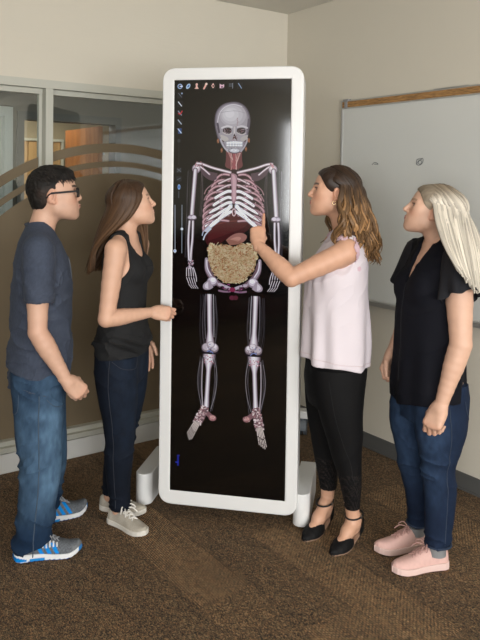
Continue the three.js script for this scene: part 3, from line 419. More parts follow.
  for (const x of [-0.243, 0.243]) {
    const k = part('caster', [new THREE.CylinderGeometry(0.05, 0.05, 0.022, 22).rotateZ(Math.PI / 2).translate(x - 0.016, 0.0505, -1.295), new THREE.CylinderGeometry(0.05, 0.05, 0.022, 22).rotateZ(Math.PI / 2).translate(x + 0.016, 0.0505, -1.295)], grey, o);
    part('caster_fork', [box(x - 0.006, x + 0.006, 0.045, 0.115, -1.32, -1.275), new THREE.CylinderGeometry(0.054, 0.054, 0.05, 20, 1, true, -0.2, 2.4).rotateZ(Math.PI / 2).translate(x, 0.0505, -1.295)], std(lin(0.16, 0.18, 0.2), 0.5), k);
  }
}

// ------------------------------------------------------------------ figure kit: distance fields meshed as smooth surfaces
const PI = Math.PI, hyp = Math.hypot, clamp = (x, a, b) => x < a ? a : x > b ? b : x, sst = (a, b, x) => { const t = clamp((x - a) / (b - a), 0, 1); return t * t * (3 - 2 * t); };
const mix = (a, b, t) => a + (b - a) * t, mix3 = (a, b, t) => [mix(a[0], b[0], t), mix(a[1], b[1], t), mix(a[2], b[2], t)];
class Field {
  constructor() { this.p = []; this.warp = null; }
  add(fn, c, R, k, op = 1) { this.p.push({ fn, x: c[0], y: c[1], z: c[2], R, k: k || 1e-5, op }); return this; }
  cone(a, b, ra, rb, k = 0.02, op = 1) { // tapered capsule
    const bx = b[0] - a[0], by = b[1] - a[1], bz = b[2] - a[2], l2 = bx * bx + by * by + bz * bz || 1e-9, rr = ra - rb, a2 = Math.max(1e-9, l2 - rr * rr), il2 = 1 / l2;
    const fn = (x, y, z) => {
      const px = x - a[0], py = y - a[1], pz = z - a[2], yy = px * bx + py * by + pz * bz, zz = yy - l2;
      const qx = px * l2 - bx * yy, qy = py * l2 - by * yy, qz = pz * l2 - bz * yy, x2 = qx * qx + qy * qy + qz * qz, y2 = yy * yy * l2, z2 = zz * zz * l2, kk = Math.sign(rr) * rr * rr * x2;
      if (Math.sign(zz) * a2 * z2 > kk) return Math.sqrt(x2 + z2) * il2 - rb;
      if (Math.sign(yy) * a2 * y2 < kk) return Math.sqrt(x2 + y2) * il2 - ra;
      return (Math.sqrt(x2 * a2 * il2) + yy * rr) * il2 - ra;
    };
    return this.add(fn, [(a[0] + b[0]) / 2, (a[1] + b[1]) / 2, (a[2] + b[2]) / 2], Math.sqrt(l2) / 2 + Math.max(ra, rb), k, op);
  }
  chain(pts, k = 0.015) { for (let i = 0; i + 1 < pts.length; i++) this.cone(pts[i], pts[i + 1], pts[i][3], pts[i + 1][3], k); return this; }
  ell(c, r, k = 0.02, rot = null, op = 1) { // ellipsoid, rot = [about x, about y, about z]
    let m = null; if (rot) m = new THREE.Matrix4().makeRotationFromEuler(new THREE.Euler(...rot)).transpose().elements;
    const fn = (x, y, z) => {
      let px = x - c[0], py = y - c[1], pz = z - c[2];
      if (m) { const qx = m[0] * px + m[4] * py + m[8] * pz, qy = m[1] * px + m[5] * py + m[9] * pz, qz = m[2] * px + m[6] * py + m[10] * pz; px = qx; py = qy; pz = qz; }
      px /= r[0]; py /= r[1]; pz /= r[2]; const k0 = Math.sqrt(px * px + py * py + pz * pz); px /= r[0]; py /= r[1]; pz /= r[2]; const k1 = Math.sqrt(px * px + py * py + pz * pz);
      return k1 < 1e-9 ? -Math.min(...r) : k0 * (k0 - 1) / k1;
    };
    return this.add(fn, c, Math.max(...r), k, op);
  }
  // body of slices: rows of [y, x centre, z back, z front, half width]; smooth between rows
  loft(rows, k = 0.02, op = 1, pow = 2) {
    rows = rows.slice().sort((a, b) => a[0] - b[0]); const N = 160, y0 = rows[0][0], y1 = rows[rows.length - 1][0], tab = new Float64Array((N + 1) * 4);
    const cr = (p0, p1, p2, p3, t) => 0.5 * (2 * p1 + (p2 - p0) * t + (2 * p0 - 5 * p1 + 4 * p2 - p3) * t * t + (3 * p1 - p0 - 3 * p2 + p3) * t * t * t);
    for (let i = 0; i <= N; i++) {
      const y = y0 + (y1 - y0) * i / N; let j = 0; while (j < rows.length - 2 && y > rows[j + 1][0]) j++;
      const t = (y - rows[j][0]) / (rows[j + 1][0] - rows[j][0]), A = rows[Math.max(0, j - 1)], B = rows[j], C = rows[j + 1], D = rows[Math.min(rows.length - 1, j + 2)];
      const q = c => cr(A[c], B[c], C[c], D[c], t), zb = q(2), zf = q(3);
      tab[i * 4] = q(1); tab[i * 4 + 1] = (zb + zf) / 2; tab[i * 4 + 2] = Math.max(0.004, q(4)); tab[i * 4 + 3] = Math.max(0.004, (zf - zb) / 2);
    }
    const fn = (x, y, z) => {
      const f = clamp((y - y0) / (y1 - y0), 0, 1) * N, i = Math.min(N - 1, f | 0), t = f - i, o = i * 4;
      const cx = mix(tab[o], tab[o + 4], t), cz = mix(tab[o + 1], tab[o + 5], t), a = mix(tab[o + 2], tab[o + 6], t), b = mix(tab[o + 3], tab[o + 7], t);
      let px = (x - cx) / a, pz = (z - cz) / b, d2;
      if (pow === 2) { const k0 = Math.sqrt(px * px + pz * pz), k1 = Math.sqrt(px * px / (a * a) + pz * pz / (b * b)); d2 = k1 < 1e-9 ? -Math.min(a, b) : k0 * (k0 - 1) / k1; }
      else { const e = Math.pow(Math.pow(Math.abs(px), pow) + Math.pow(Math.abs(pz), pow), 1 / pow); d2 = (e - 1) * Math.min(a, b); }
      const dy = Math.max(y0 - y, y - y1);
      return dy > 0 ? (d2 > 0 ? Math.sqrt(d2 * d2 + dy * dy) : dy) : Math.max(d2, dy);
    };
    let R = 0, cx = 0, cz = 0; for (const q of rows) { cx += q[1] / rows.length; cz += (q[2] + q[3]) / 2 / rows.length; }
    const cy = (y0 + y1) / 2; for (const q of rows) R = Math.max(R, hyp(Math.abs(q[1] - cx) + q[4], q[0] - cy, Math.max(Math.abs(q[2] - cz), Math.abs(q[3] - cz))));
    return this.add(fn, [cx, cy, cz], R, k, op);
  }
  d(x, y, z) {
    let d = 1e3;
    for (const q of this.p) {
      const dx = x - q.x, dy = y - q.y, dz = z - q.z, lb = Math.sqrt(dx * dx + dy * dy + dz * dz) - q.R, k = q.k;
      if (q.op > 0) { if (lb > d + k) continue; const e = q.fn(x, y, z), h = Math.max(k - Math.abs(d - e), 0) / k; d = Math.min(d, e) - h * h * k * 0.25; }
      else { if (lb > k - d) continue; const e = -q.fn(x, y, z), h = Math.max(k - Math.abs(d - e), 0) / k; d = Math.max(d, e) + h * h * k * 0.25; }
    }
    return d;
  }
}
// surface nets over a box; fn is the distance, colour(x, y, z, nx, ny, nz) the tone of the stuff there
function mesh(fn, bx, cell, colour, steps = 2) {
  const [x0, y0, z0, x1, y1, z1] = bx, B = 4, nx = Math.ceil((x1 - x0) / cell / B) * B + 1, ny = Math.ceil((y1 - y0) / cell / B) * B + 1, nz = Math.ceil((z1 - z0) / cell / B) * B + 1;
  const v = new Float32Array(nx * ny * nz).fill(9), hd = B * cell * 0.8661 * 1.5 + 0.006, sx = 1, sy = nx, sz = nx * ny;
  for (let k = 0; k < nz; k += B) for (let j = 0; j < ny; j += B) for (let i = 0; i < nx; i += B) {
    const dc = fn(x0 + (i + 1.5) * cell, y0 + (j + 1.5) * cell, z0 + (k + 1.5) * cell), far = Math.abs(dc) > hd;
    for (let c = k; c < Math.min(nz, k + B); c++) for (let b = j; b < Math.min(ny, j + B); b++) for (let a = i; a < Math.min(nx, i + B); a++) v[a + b * sy + c * sz] = far ? dc : fn(x0 + a * cell, y0 + b * cell, z0 + c * cell);
  }
  const id = new Int32Array(nx * ny * nz).fill(-1), pos = [], idx = [];
  for (let k = 0; k < nz - 1; k++) for (let j = 0; j < ny - 1; j++) for (let i = 0; i < nx - 1; i++) {
    const o = i + j * sy + k * sz; let m = 0; for (let c = 0; c < 8; c++) if (v[o + (c & 1) + ((c >> 1) & 1) * sy + (c >> 2) * sz] < 0) m |= 1 << c;
    if (m === 0 || m === 255) continue;
    let n = 0, px = 0, py = 0, pz = 0;
    const e = (a, b) => { const A = (m >> a) & 1, C = (m >> b) & 1; if (A === C) return; const va = v[o + (a & 1) + ((a >> 1) & 1) * sy + (a >> 2) * sz], vb = v[o + (b & 1) + ((b >> 1) & 1) * sy + (b >> 2) * sz], t = va / (va - vb); n++; px += mix(a & 1, b & 1, t); py += mix((a >> 1) & 1, (b >> 1) & 1, t); pz += mix(a >> 2, b >> 2, t); };
    e(0, 1); e(2, 3); e(4, 5); e(6, 7); e(0, 2); e(1, 3); e(4, 6); e(5, 7); e(0, 4); e(1, 5); e(2, 6); e(3, 7);
    id[o] = pos.length / 3; pos.push(x0 + (i + px / n) * cell, y0 + (j + py / n) * cell, z0 + (k + pz / n) * cell);
  }
  const quad = (a, b, c, d, flip) => { if (a < 0 || b < 0 || c < 0 || d < 0) return; if (flip) idx.push(a, c, b, a, d, c); else idx.push(a, b, c, a, c, d); };
  for (let k = 1; k < nz - 1; k++) for (let j = 1; j < ny - 1; j++) for (let i = 1; i < nx - 1; i++) {
    const o = i + j * sy + k * sz, s = v[o] < 0;
    if (s !== v[o + 1] < 0) quad(id[o - sy - sz], id[o - sz], id[o], id[o - sy], !s);
    if (s !== v[o + sy] < 0) quad(id[o - 1 - sz], id[o - 1], id[o], id[o - sz], !s);
    if (s !== v[o + sz] < 0) quad(id[o - 1 - sy], id[o - sy], id[o], id[o - 1], !s);
  }
  const nv = pos.length / 3, nor = new Float32Array(nv * 3), col = new Float32Array(nv * 3), h = cell * 0.35;
  for (let i = 0; i < nv; i++) {
    let x = pos[i * 3], y = pos[i * 3 + 1], z = pos[i * 3 + 2], gx = 0, gy = 1, gz = 0;
    for (let s = 0; s < steps; s++) {
      gx = fn(x + h, y, z) - fn(x - h, y, z); gy = fn(x, y + h, z) - fn(x, y - h, z); gz = fn(x, y, z + h) - fn(x, y, z - h); const l = hyp(gx, gy, gz) || 1e-9; gx /= l; gy /= l; gz /= l;
      if (s < steps - 1) { const g = Math.max(0.5, l / (2 * h)), d = clamp(fn(x, y, z) / g, -cell * 0.5, cell * 0.5); x -= gx * d; y -= gy * d; z -= gz * d; }
    }
    pos[i * 3] = x; pos[i * 3 + 1] = y; pos[i * 3 + 2] = z; nor.set([gx, gy, gz], i * 3); col.set(colour ? colour(x, y, z, gx, gy, gz) : [1, 1, 1], i * 3);
  }
  return { pos: new Float32Array(pos), nor, col, idx: new Uint32Array(idx) };
}
function moved(m, mat) { // a meshed piece carried into another frame
  const p = new Float32Array(m.pos.length), n = new Float32Array(p.length), v = new THREE.Vector3(), nm = new THREE.Matrix3().getNormalMatrix(mat);
  for (let i = 0; i < p.length; i += 3) { v.fromArray(m.pos, i).applyMatrix4(mat).toArray(p, i); v.fromArray(m.nor, i).applyMatrix3(nm).normalize().toArray(n, i); }
  return { ...m, pos: p, nor: n };
}
function geo(...ms) {
  let nv = 0, ni = 0; for (const m of ms) { nv += m.pos.length; ni += m.idx.length; }
  const p = new Float32Array(nv), n = new Float32Array(nv), c = new Float32Array(nv), ix = new Uint32Array(ni); let o = 0, q = 0;
  for (const m of ms) { p.set(m.pos, o); n.set(m.nor, o); c.set(m.col, o); for (let i = 0; i < m.idx.length; i++) ix[q + i] = m.idx[i] + o / 3; o += m.pos.length; q += m.idx.length; }
  const g = new THREE.BufferGeometry(); g.setAttribute('position', new THREE.BufferAttribute(p, 3)); g.setAttribute('normal', new THREE.BufferAttribute(n, 3)); g.setAttribute('color', new THREE.BufferAttribute(c, 3)); g.setIndex(new THREE.BufferAttribute(ix, 1)); return g;
}
// soft strips of hair: list of {p: [[x, y, z]...], w: half width, t: half thickness, c0, c1 colours root to tip, out: outward hint}
function locks(list, sides = 6) {
  const P = [], N = [], C = [], I = [];
  for (const L of list) {
    const cur = new THREE.CatmullRomCurve3(L.p.map(q => new THREE.Vector3(...q))), n = L.seg || 14, base = P.length / 3, pt = new THREE.Vector3(), tn = new THREE.Vector3(), out = new THREE.Vector3(), sd = new THREE.Vector3();
    for (let i = 0; i <= n; i++) {
      const s = i / n; cur.getPoint(s, pt); cur.getTangent(s, tn); out.set(pt.x - L.o[0], (pt.y - L.o[1]) * 0.25, pt.z - L.o[2]); sd.crossVectors(tn, out).normalize(); out.crossVectors(sd, tn).normalize();
      const tp = Math.max(0.12, (s < 0.12 ? 0.55 + 0.45 * s / 0.12 : 1) * (s > 0.62 ? 1 - Math.pow((s - 0.62) / 0.38, 1.6) * (L.taper ?? 0.85) : 1)), c = mix3(L.c0, L.c1, L.fade ? sst(L.fade[0], L.fade[1], s) : s);
      for (let k = 0; k < sides; k++) { const a = k / sides * 2 * PI, u = Math.cos(a), w = Math.sin(a); P.push(pt.x + (sd.x * u * L.w + out.x * w * L.t) * tp, pt.y + (sd.y * u * L.w + out.y * w * L.t) * tp, pt.z + (sd.z * u * L.w + out.z * w * L.t) * tp); const nx = sd.x * u * L.t + out.x * w * L.w, ny = sd.y * u * L.t + out.y * w * L.w, nz = sd.z * u * L.t + out.z * w * L.w, l = hyp(nx, ny, nz) || 1; N.push(nx / l, ny / l, nz / l); C.push(...c); }
      if (i < n) for (let k = 0; k < sides; k++) { const a = base + i * sides + k, b = base + i * sides + (k + 1) % sides; I.push(a, a + sides, b, b, a + sides, b + sides); }
    }
  }
  return { pos: new Float32Array(P), nor: new Float32Array(N), col: new Float32Array(C), idx: new Uint32Array(I) };
}
// a line laid on a field's surface (seams, hems, piping)
function onSurface(fn, pts, lift = 0) {
  const cur = new THREE.CatmullRomCurve3(pts.map(p => new THREE.Vector3(...p))), out = [], n = Math.max(8, pts.length * 5), h = 0.002;
  for (let i = 0; i <= n; i++) { const p = cur.getPoint(i / n); for (let s = 0; s < 6; s++) { const gx = fn(p.x + h, p.y, p.z) - fn(p.x - h, p.y, p.z), gy = fn(p.x, p.y + h, p.z) - fn(p.x, p.y - h, p.z), gz = fn(p.x, p.y, p.z + h) - fn(p.x, p.y, p.z - h), l = hyp(gx, gy, gz) || 1e-9, d = (fn(p.x, p.y, p.z) - lift) * 0.8; p.x -= gx / l * d; p.y -= gy / l * d; p.z -= gz / l * d; } out.push(p); }
  return out;
}
const seam = (fn, pts, r, lift = 0) => { const q = onSurface(fn, pts, lift); return new THREE.TubeGeometry(new THREE.CatmullRomCurve3(q), q.length * 2, r, 5); };

// ---------------- head: its own frame, y = 0 at the eyes, z forwards, 0.225 m from chin to crown
function headMesh(o) {
  const f = new Field(), s = o.fem ? 1 : 0, jw = o.jaw ?? (s ? 0.92 : 1), nose = o.nose ?? 1;
  f.ell([0, 0.026, -0.014], [0.0745, 0.086, 0.092], 0.01).ell([0, 0.03, 0.026], [0.064, 0.062, 0.062], 0.03).ell([0, -0.03, 0.034], [0.059 * jw, 0.066, 0.054], 0.035);
  for (const q of [-1, 1]) {
    f.cone([q * 0.056 * jw, -0.026, -0.006], [q * 0.05 * jw, -0.066, 0.01], 0.016, 0.0155, 0.03).cone([q * 0.05 * jw, -0.066, 0.01], [q * 0.013, -0.097, 0.07], 0.0155, 0.015, 0.03);
    f.ell([q * 0.041, -0.02, 0.054], [0.02, 0.02, 0.022], 0.035).ell([q * 0.031 * jw, -0.062, 0.044], [0.026, 0.032, 0.034], 0.03);
    f.cone([q * 0.012, 0.019, 0.0835], [q * 0.044, 0.02, 0.066], 0.0085, 0.008, 0.014);
  }
  f.ell([0, -0.07, 0.052], [0.04, 0.036, 0.035], 0.03).ell([0, -0.058, 0.068], [0.031, 0.028, 0.023], 0.025).ell([0, -0.099, 0.076], [0.017, 0.0135, 0.0145], 0.018).ell([0, -0.082, 0.035], [0.042 * jw, 0.018, 0.04], 0.025);
  f.cone([0, 0.012, 0.086], [0, -0.026, 0.086 + 0.022 * nose], 0.0075, 0.0095, 0.012).ell([0, -0.03, 0.0855 + 0.021 * nose], [0.0105, 0.0095, 0.0105], 0.006);
  for (const q of [-1, 1]) { f.ell([q * 0.0115, -0.034, 0.0945], [0.0075, 0.0075, 0.0095], 0.006); f.ell([q * 0.0065, -0.041, 0.099], [0.0032, 0.003, 0.004], 0.003, null, -1); }
  for (const q of [-1, 1]) { f.ell([q * 0.0315, 0.0, 0.094], [0.0165, 0.0105, 0.013], 0.012, null, -1); f.ell([q * 0.031, 0.0005, 0.0705], [0.0125, 0.0125, 0.0125], 0.001); f.cone([q * 0.018, 0.0068, 0.081], [q * 0.044, 0.0066, 0.0725], 0.0028, 0.0026, 0.004).cone([q * 0.02, -0.0062, 0.0805], [q * 0.043, -0.0055, 0.0725], 0.0022, 0.0022, 0.005); }
  const lp = o.lips ?? 1;
  f.ell([0, -0.0575, 0.092 + 0.001 * lp], [0.022, 0.0046, 0.0068], 0.005).ell([0, -0.0665, 0.0905 + 0.001 * lp], [0.019, 0.0056, 0.0068], 0.005);
  f.cone([-0.022, -0.0618, 0.086], [0.022, -0.0618, 0.086], 0.0012, 0.0012, 0.004, 1);
  f.cone([-0.02, -0.0618, 0.098 + 0.001 * lp], [0.02, -0.0618, 0.098 + 0.001 * lp], 0.0024, 0.0024, 0.004, -1);
  for (const q of [-1, 1]) { f.ell([q * 0.0765, -0.008, -0.012], [0.0085, 0.0305, 0.0185], 0.008, [0.25, q * 0.35, 0]); f.ell([q * 0.085, -0.006, -0.01], [0.006, 0.016, 0.0095], 0.005, [0.25, q * 0.35, 0], -1); f.ell([q * 0.076, -0.034, -0.003], [0.006, 0.009, 0.0075], 0.006); }
  if (o.neck) f.cone([0, -0.055, -0.03], o.neck, 0.053, o.neckR || 0.055, 0.03);
  const skin = o.skin, brow = o.brow, lip = o.lip;
  const fn = (x, y, z) => f.d(x, y, z);
  const colour = (x, y, z) => {
    const ax = Math.abs(x), n = noise(x * 60, y * 60, z * 60) * 0.035 + noise(x * 210, y * 210, z * 210) * 0.02; let c = skin.map(v => v * (1 + n));
    c = mix3(c, [c[0] * 1.06, c[1] * 0.87, c[2] * 0.84], 0.75 * Math.exp(-(((ax - 0.042) / 0.02) ** 2 + ((y + 0.03) / 0.022) ** 2)) * (z > 0.03 ? 1 : 0)); // blood in the cheek
    if (z > 0.05) {
      const lm = ((x / 0.0225) ** 2 + ((y + 0.062) / 0.0105) ** 2); if (z > 0.078) c = mix3(c, lip, sst(1.15, 0.7, lm));
      const by = 0.0225 + 0.004 * Math.sin(clamp((ax - 0.012) / 0.038, 0, 1) * PI * 0.75), bm = Math.abs(y - by) / (ax > 0.035 ? 0.0042 : 0.0056); if (ax > 0.011 && ax < 0.05) c = mix3(c, brow, (o.browK ?? 0.85) * sst(1.3, 0.6, bm));
      const ex = ax - 0.031, r2 = hyp(ex, y - 0.0005, z - 0.0705); if (r2 < 0.0133 && z > 0.0745 && Math.abs(y) < 0.0066) { c = [0.62, 0.6, 0.58]; const ir = hyp(ex - 0.0005, y - 0.001); c = ir < 0.0026 ? [0.01, 0.01, 0.01] : ir < 0.0062 ? o.iris : c; }
      if (Math.abs(y - 0.0074) < 0.0034 && ax > 0.017 && ax < 0.047 && z > 0.066) c = mix3(c, [0.03, 0.02, 0.018], o.lash ?? 0.5);
    }
    if (o.stubble) { const b = sst(-0.03, -0.06, y) * sst(-0.02, 0.02, z) * o.stubble; c = mix3(c, [c[0] * 0.72, c[1] * 0.74, c[2] * 0.78], b); }
    if (ax > 0.066 && y < 0.02 && y > -0.045 && z < 0.012) c = mix3(c, [c[0] * 1.05, c[1] * 0.86, c[2] * 0.82], 0.6);
    return c;
  };
  return mesh(fn, [-0.1, -0.2, -0.125, 0.1, 0.13, 0.135], 0.0033, colour, 3);
}
// ---------------- hand: frame at the wrist; +y along the fingers, +z out of the palm, +x towards the thumb (sx = -1 mirrors)
function handMesh(o) {
  const f = new Field(), s = o.size || 1, S = o.sx || 1;
  const base = [[0.027, 0.088], [0.009, 0.092], [-0.0095, 0.088], [-0.026, 0.08]], seg = [[0.044, 0.026, 0.021], [0.048, 0.03, 0.022], [0.044, 0.028, 0.022], [0.035, 0.021, 0.019]], rad = [0.0088, 0.009, 0.0085, 0.0076];
  f.cone([0, -0.016, 0], [0, 0.014, 0], o.wrist || 0.025, o.wrist || 0.0235, 0.012);
  const nails = [];
  for (let i = 0; i < 4; i++) {
    const [bx, by] = base[i], cu = o.curl[i], sp = (o.spread ?? 0.05) * (1.5 - i) * 0.7;
    f.cone([bx * 0.55 * S, 0.01, -0.002], [bx * S, by, 0], 0.0145, 0.0118, 0.014); f.cone([bx * 0.8 * S, 0.03, 0.006], [bx * S, by - 0.012, 0.005], 0.011, 0.0095, 0.014);
    let p = [bx * S, by, 0], a = 0;
    for (let j = 0; j < 3; j++) {
      a += cu[j]; const l = seg[i][j], dx = Math.sin(sp) * S * Math.cos(a), dy = Math.cos(a) * Math.cos(sp), dz = Math.sin(a), q = [p[0] + dx * l, p[1] + dy * l, p[2] + dz * l], r0 = rad[i] * (1 - j * 0.08), r1 = rad[i] * (1 - (j + 1) * 0.08);
      f.cone(p, q, r0 * (j ? 1.03 : 1.06), r1, j ? 0.004 : 0.008);
      if (j === 2) { const nx = 0, ny = -Math.sin(a) * -1, nz = -Math.cos(a); nails.push([q[0] - dx * 0.004 + 0, q[1] - dy * 0.004 + Math.sin(a) * r1 * 0.9, q[2] - dz * 0.004 - Math.cos(a) * r1 * 0.9, r1 * 0.75]); }
      p = q;
    }
  }
  const tb = o.thumb || [[0.75, 0.55, 0.35], [0.35, 0.9, 0.25], [0.2, 0.95, 0.2]]; let p = [0.019 * S, 0.022, 0.006]; const tl = [0.044, 0.033, 0.026], tr = [0.0145, 0.0108, 0.0098, 0.0085];
  for (let j = 0; j < 3; j++) { const l = hyp(...tb[j]), q = [p[0] + tb[j][0] / l * tl[j] * S, p[1] + tb[j][1] / l * tl[j], p[2] + tb[j][2] / l * tl[j]]; f.cone(p, q, tr[j], tr[j + 1], j ? 0.005 : 0.016); p = q; }
  f.ell([0.02 * S, 0.04, 0.009], [0.014, 0.028, 0.012], 0.016).ell([-0.02 * S, 0.042, 0.007], [0.012, 0.032, 0.011], 0.014);
  const skin = o.skin;
  const colour = (x, y, z) => { const n = noise(x * 90, y * 90, z * 90) * 0.05; let c = skin.map(v => v * (1 + n)); for (const q of nails) if (hyp(x - q[0], y - q[1], z - q[2]) < q[3]) c = [c[0] * 1.08, c[1] * 0.92, c[2] * 0.92]; const k = Math.exp(-(((y - 0.09) / 0.012) ** 2)) * (z < 0 ? 0.35 : 0.1); return mix3(c, [c[0] * 1.02, c[1] * 0.8, c[2] * 0.76], k + (y > 0.11 ? 0.22 : 0)); };
  const m = mesh((x, y, z) => f.d(x, y, z), [-0.075, -0.05, -0.05, 0.075, 0.215, 0.12], 0.003, colour, 3);
  return moved(m, new THREE.Matrix4().makeScale(s, s, s));
}
// frame with origin p, y axis along dir, z axis as near palm as can be
function frame(p, dir, palm) { const y = new THREE.Vector3(...dir).normalize(), z = new THREE.Vector3(...palm); z.addScaledVector(y, -z.dot(y)).normalize(); const x = new THREE.Vector3().crossVectors(y, z); return new THREE.Matrix4().makeBasis(x, y, z).setPosition(...p); }
const headFrame = (p, pitch, yaw, roll, s = 1) => new THREE.Matrix4().compose(new THREE.Vector3(...p), new THREE.Quaternion().setFromEuler(new THREE.Euler(-pitch, yaw, roll, 'YXZ')), new THREE.Vector3(s, s, s));
const apply = (m, p) => new THREE.Vector3(...p).applyMatrix4(m).toArray();
const skinMat = () => phy(0xffffff, 0.52, { vertexColors: true, sheen: 0.1, sheenRoughness: 0.5 });
const clothMat = (rough = 0.9, o = {}) => phy(0xffffff, rough, { vertexColors: true, specularIntensity: 0.35, ...o });

// ---------------- shared pieces of clothing
Field.prototype.cutCone = function (a, b, ra, rb, k) { // a sleeve: tapered, ended square at b
  const d = [b[0] - a[0], b[1] - a[1], b[2] - a[2]], l = hyp(...d), u = d.map(v => v / l), e = 0.08, g = new Field().cone(a, [b[0] + u[0] * e, b[1] + u[1] * e, b[2] + u[2] * e], ra, rb + (rb - ra) * e / l), q = g.p[0];
  return this.add((x, y, z) => Math.max(q.fn(x, y, z), (x - b[0]) * u[0] + (y - b[1]) * u[1] + (z - b[2]) * u[2]), [q.x, q.y, q.z], q.R, k);
};
function curveTab(pts) { return t => { let j = 0; while (j < pts.length - 2 && t > pts[j + 1][0]) j++; const u = clamp((t - pts[j][0]) / (pts[j + 1][0] - pts[j][0]), 0, 1), s = u * u * (3 - 2 * u); return mix(pts[j][1], pts[j + 1][1], mix(u, s, 0.6)); }; }
const W_TAB = curveTab([[0, 0.0], [0.015, 0.42], [0.05, 0.66], [0.12, 0.8], [0.3, 0.8], [0.48, 0.85], [0.68, 1], [0.8, 0.97], [0.9, 0.78], [0.96, 0.52], [0.99, 0.24], [1, 0]]);
// shoe in its own frame: heel at z = 0, toe at z = L, sole on y = 0, sx = +1 when the big toe is on the +x side
function shoe(o, parent) {
  const L = o.L, W = o.W, sx = o.sx || 1, st = curveTab(o.sole), ht = curveTab(o.height), cx = z => sx * 0.012 * Math.sin(clamp(z / L, 0, 1) * PI) * 0.9 + sx * 0.006 * sst(0.5, 1, z / L), spring = z => o.spring * sst(0.72, 1, z / L) ** 2 + (o.heelLift || 0) * sst(0.12, 0, z / L);
  const wz = (z, e) => W * W_TAB(clamp(z / L, 0, 1)) + e;
  const outline = (x, z, e) => { const w = wz(z, 0); const dz = Math.max(-z, z - L); const d = Math.abs(x - cx(z)) - w; return (dz > 0 ? hyp(Math.max(d, 0), dz) : d) - e; };
  const sole = (x, y, z) => { const sp = spring(z), t = st(clamp(z / L, 0, 1)), d2 = outline(x, z, o.soleOut ?? 0.002), yy = y - sp; let g = o.grooves && yy < 0.006 ? 0.0016 * Math.max(0, Math.sin(z * 300)) : 0; const dy = Math.max(-yy, yy - t) + 0.003, q = d2 * 0.75 + 0.003; return Math.min(Math.max(dy, q), 0) + hyp(Math.max(dy, 0), Math.max(q, 0)) - 0.003 + g; };
  const upper = (x, y, z) => { const sp = spring(z), zz = clamp(z / L, 0, 1), h = ht(zz), w = wz(z, -0.0015), b = 0.006; const yy = y - sp; const px = Math.abs(x - cx(z)) / Math.max(0.004, w), py = Math.max(0, yy - b) / Math.max(0.006, h - b), e = Math.pow(Math.pow(px, 2.5) + Math.pow(py, 2.2), 1 / 2.35); const dz = Math.max(-z, z - L); const d = Math.max((e - 1) * Math.min(w, h) * 0.8, b - yy); return Math.max(d, dz); };
  const bx = [-W - 0.03, -0.012, -0.012, W + 0.03, 0.17, L + 0.012];
  const open = o.open ? (x, y, z) => Math.max(upper(x, y, z), -(new Field().ell(o.open[0], o.open[1]).p[0].fn(x, y, z))) : upper;
  const g = part('shoe', geo(mesh(open, bx, 0.003, o.upperColour)), clothMat(o.rough ?? 0.75), parent);
  part('sole', geo(mesh(sole, [-W - 0.03, -0.012, -0.012, W + 0.03, 0.07, L + 0.015], 0.003, o.soleColour)), clothMat(0.6), g);
  if (o.lace) {
    const ls = [], n = o.laceRows || 5, c = cx(0.5 * L);
    for (let i = 0; i < n; i++) { const z = L * mix(0.62, 0.4, i / (n - 1)), y = 0.2, hwid = mix(0.017, 0.024, i / (n - 1)); for (const d of [-1, 1]) ls.push(seam(open, [[c - hwid * d, ht(z / L), z - 0.004], [c, ht(z / L) + 0.01, z + 0.002], [c + hwid * d, ht((z + 0.014) / L), z + 0.012]], o.laceR || 0.0028, 0.0015)); }
    const kz = L * 0.38, ky = ht(0.38) + 0.006; for (const d of [-1, 1]) { ls.push(tube([[c, ky, kz], [c + d * 0.025, ky + 0.016, kz + 0.012], [c + d * 0.047, ky - 0.004, kz + 0.026], [c + d * 0.03, ky - 0.004, kz + 0.012], [c, ky, kz]], o.laceR || 0.0028, 20, 5)); ls.push(tube([[c, ky, kz], [c + d * 0.022, ky + 0.004, kz + 0.03], [c + d * 0.038, ky - 0.016, kz + 0.05]], o.laceR || 0.0028, 12, 5)); }
    part('laces', ls, o.lace, g);
  }
  g.userData.field = null; delete g.userData.field;
  return { g, open, ht, cx };
}
const denim = (dark, worn, mask) => (x, y, z) => { const n = noise(x * 22, y * 22, z * 22) * 0.5 + noise(x * 70, y * 40, z * 70) * 0.5, f = noise(x * 260, y * 90, z * 260) * 0.12; const m = clamp(mask(x, y, z) * (0.85 + 0.5 * n), 0, 1); return mix3(dark, worn, m).map(v => Math.max(0.002, v * (1 + f + 0.1 * n))); };
// dents and ridges of cloth
const crease = (x, y, z, fx, fy, fz, s) => { const n = noise(x * fx + s, y * fy, z * fz); return 1 - 2 * Math.sqrt(Math.abs(n)); };

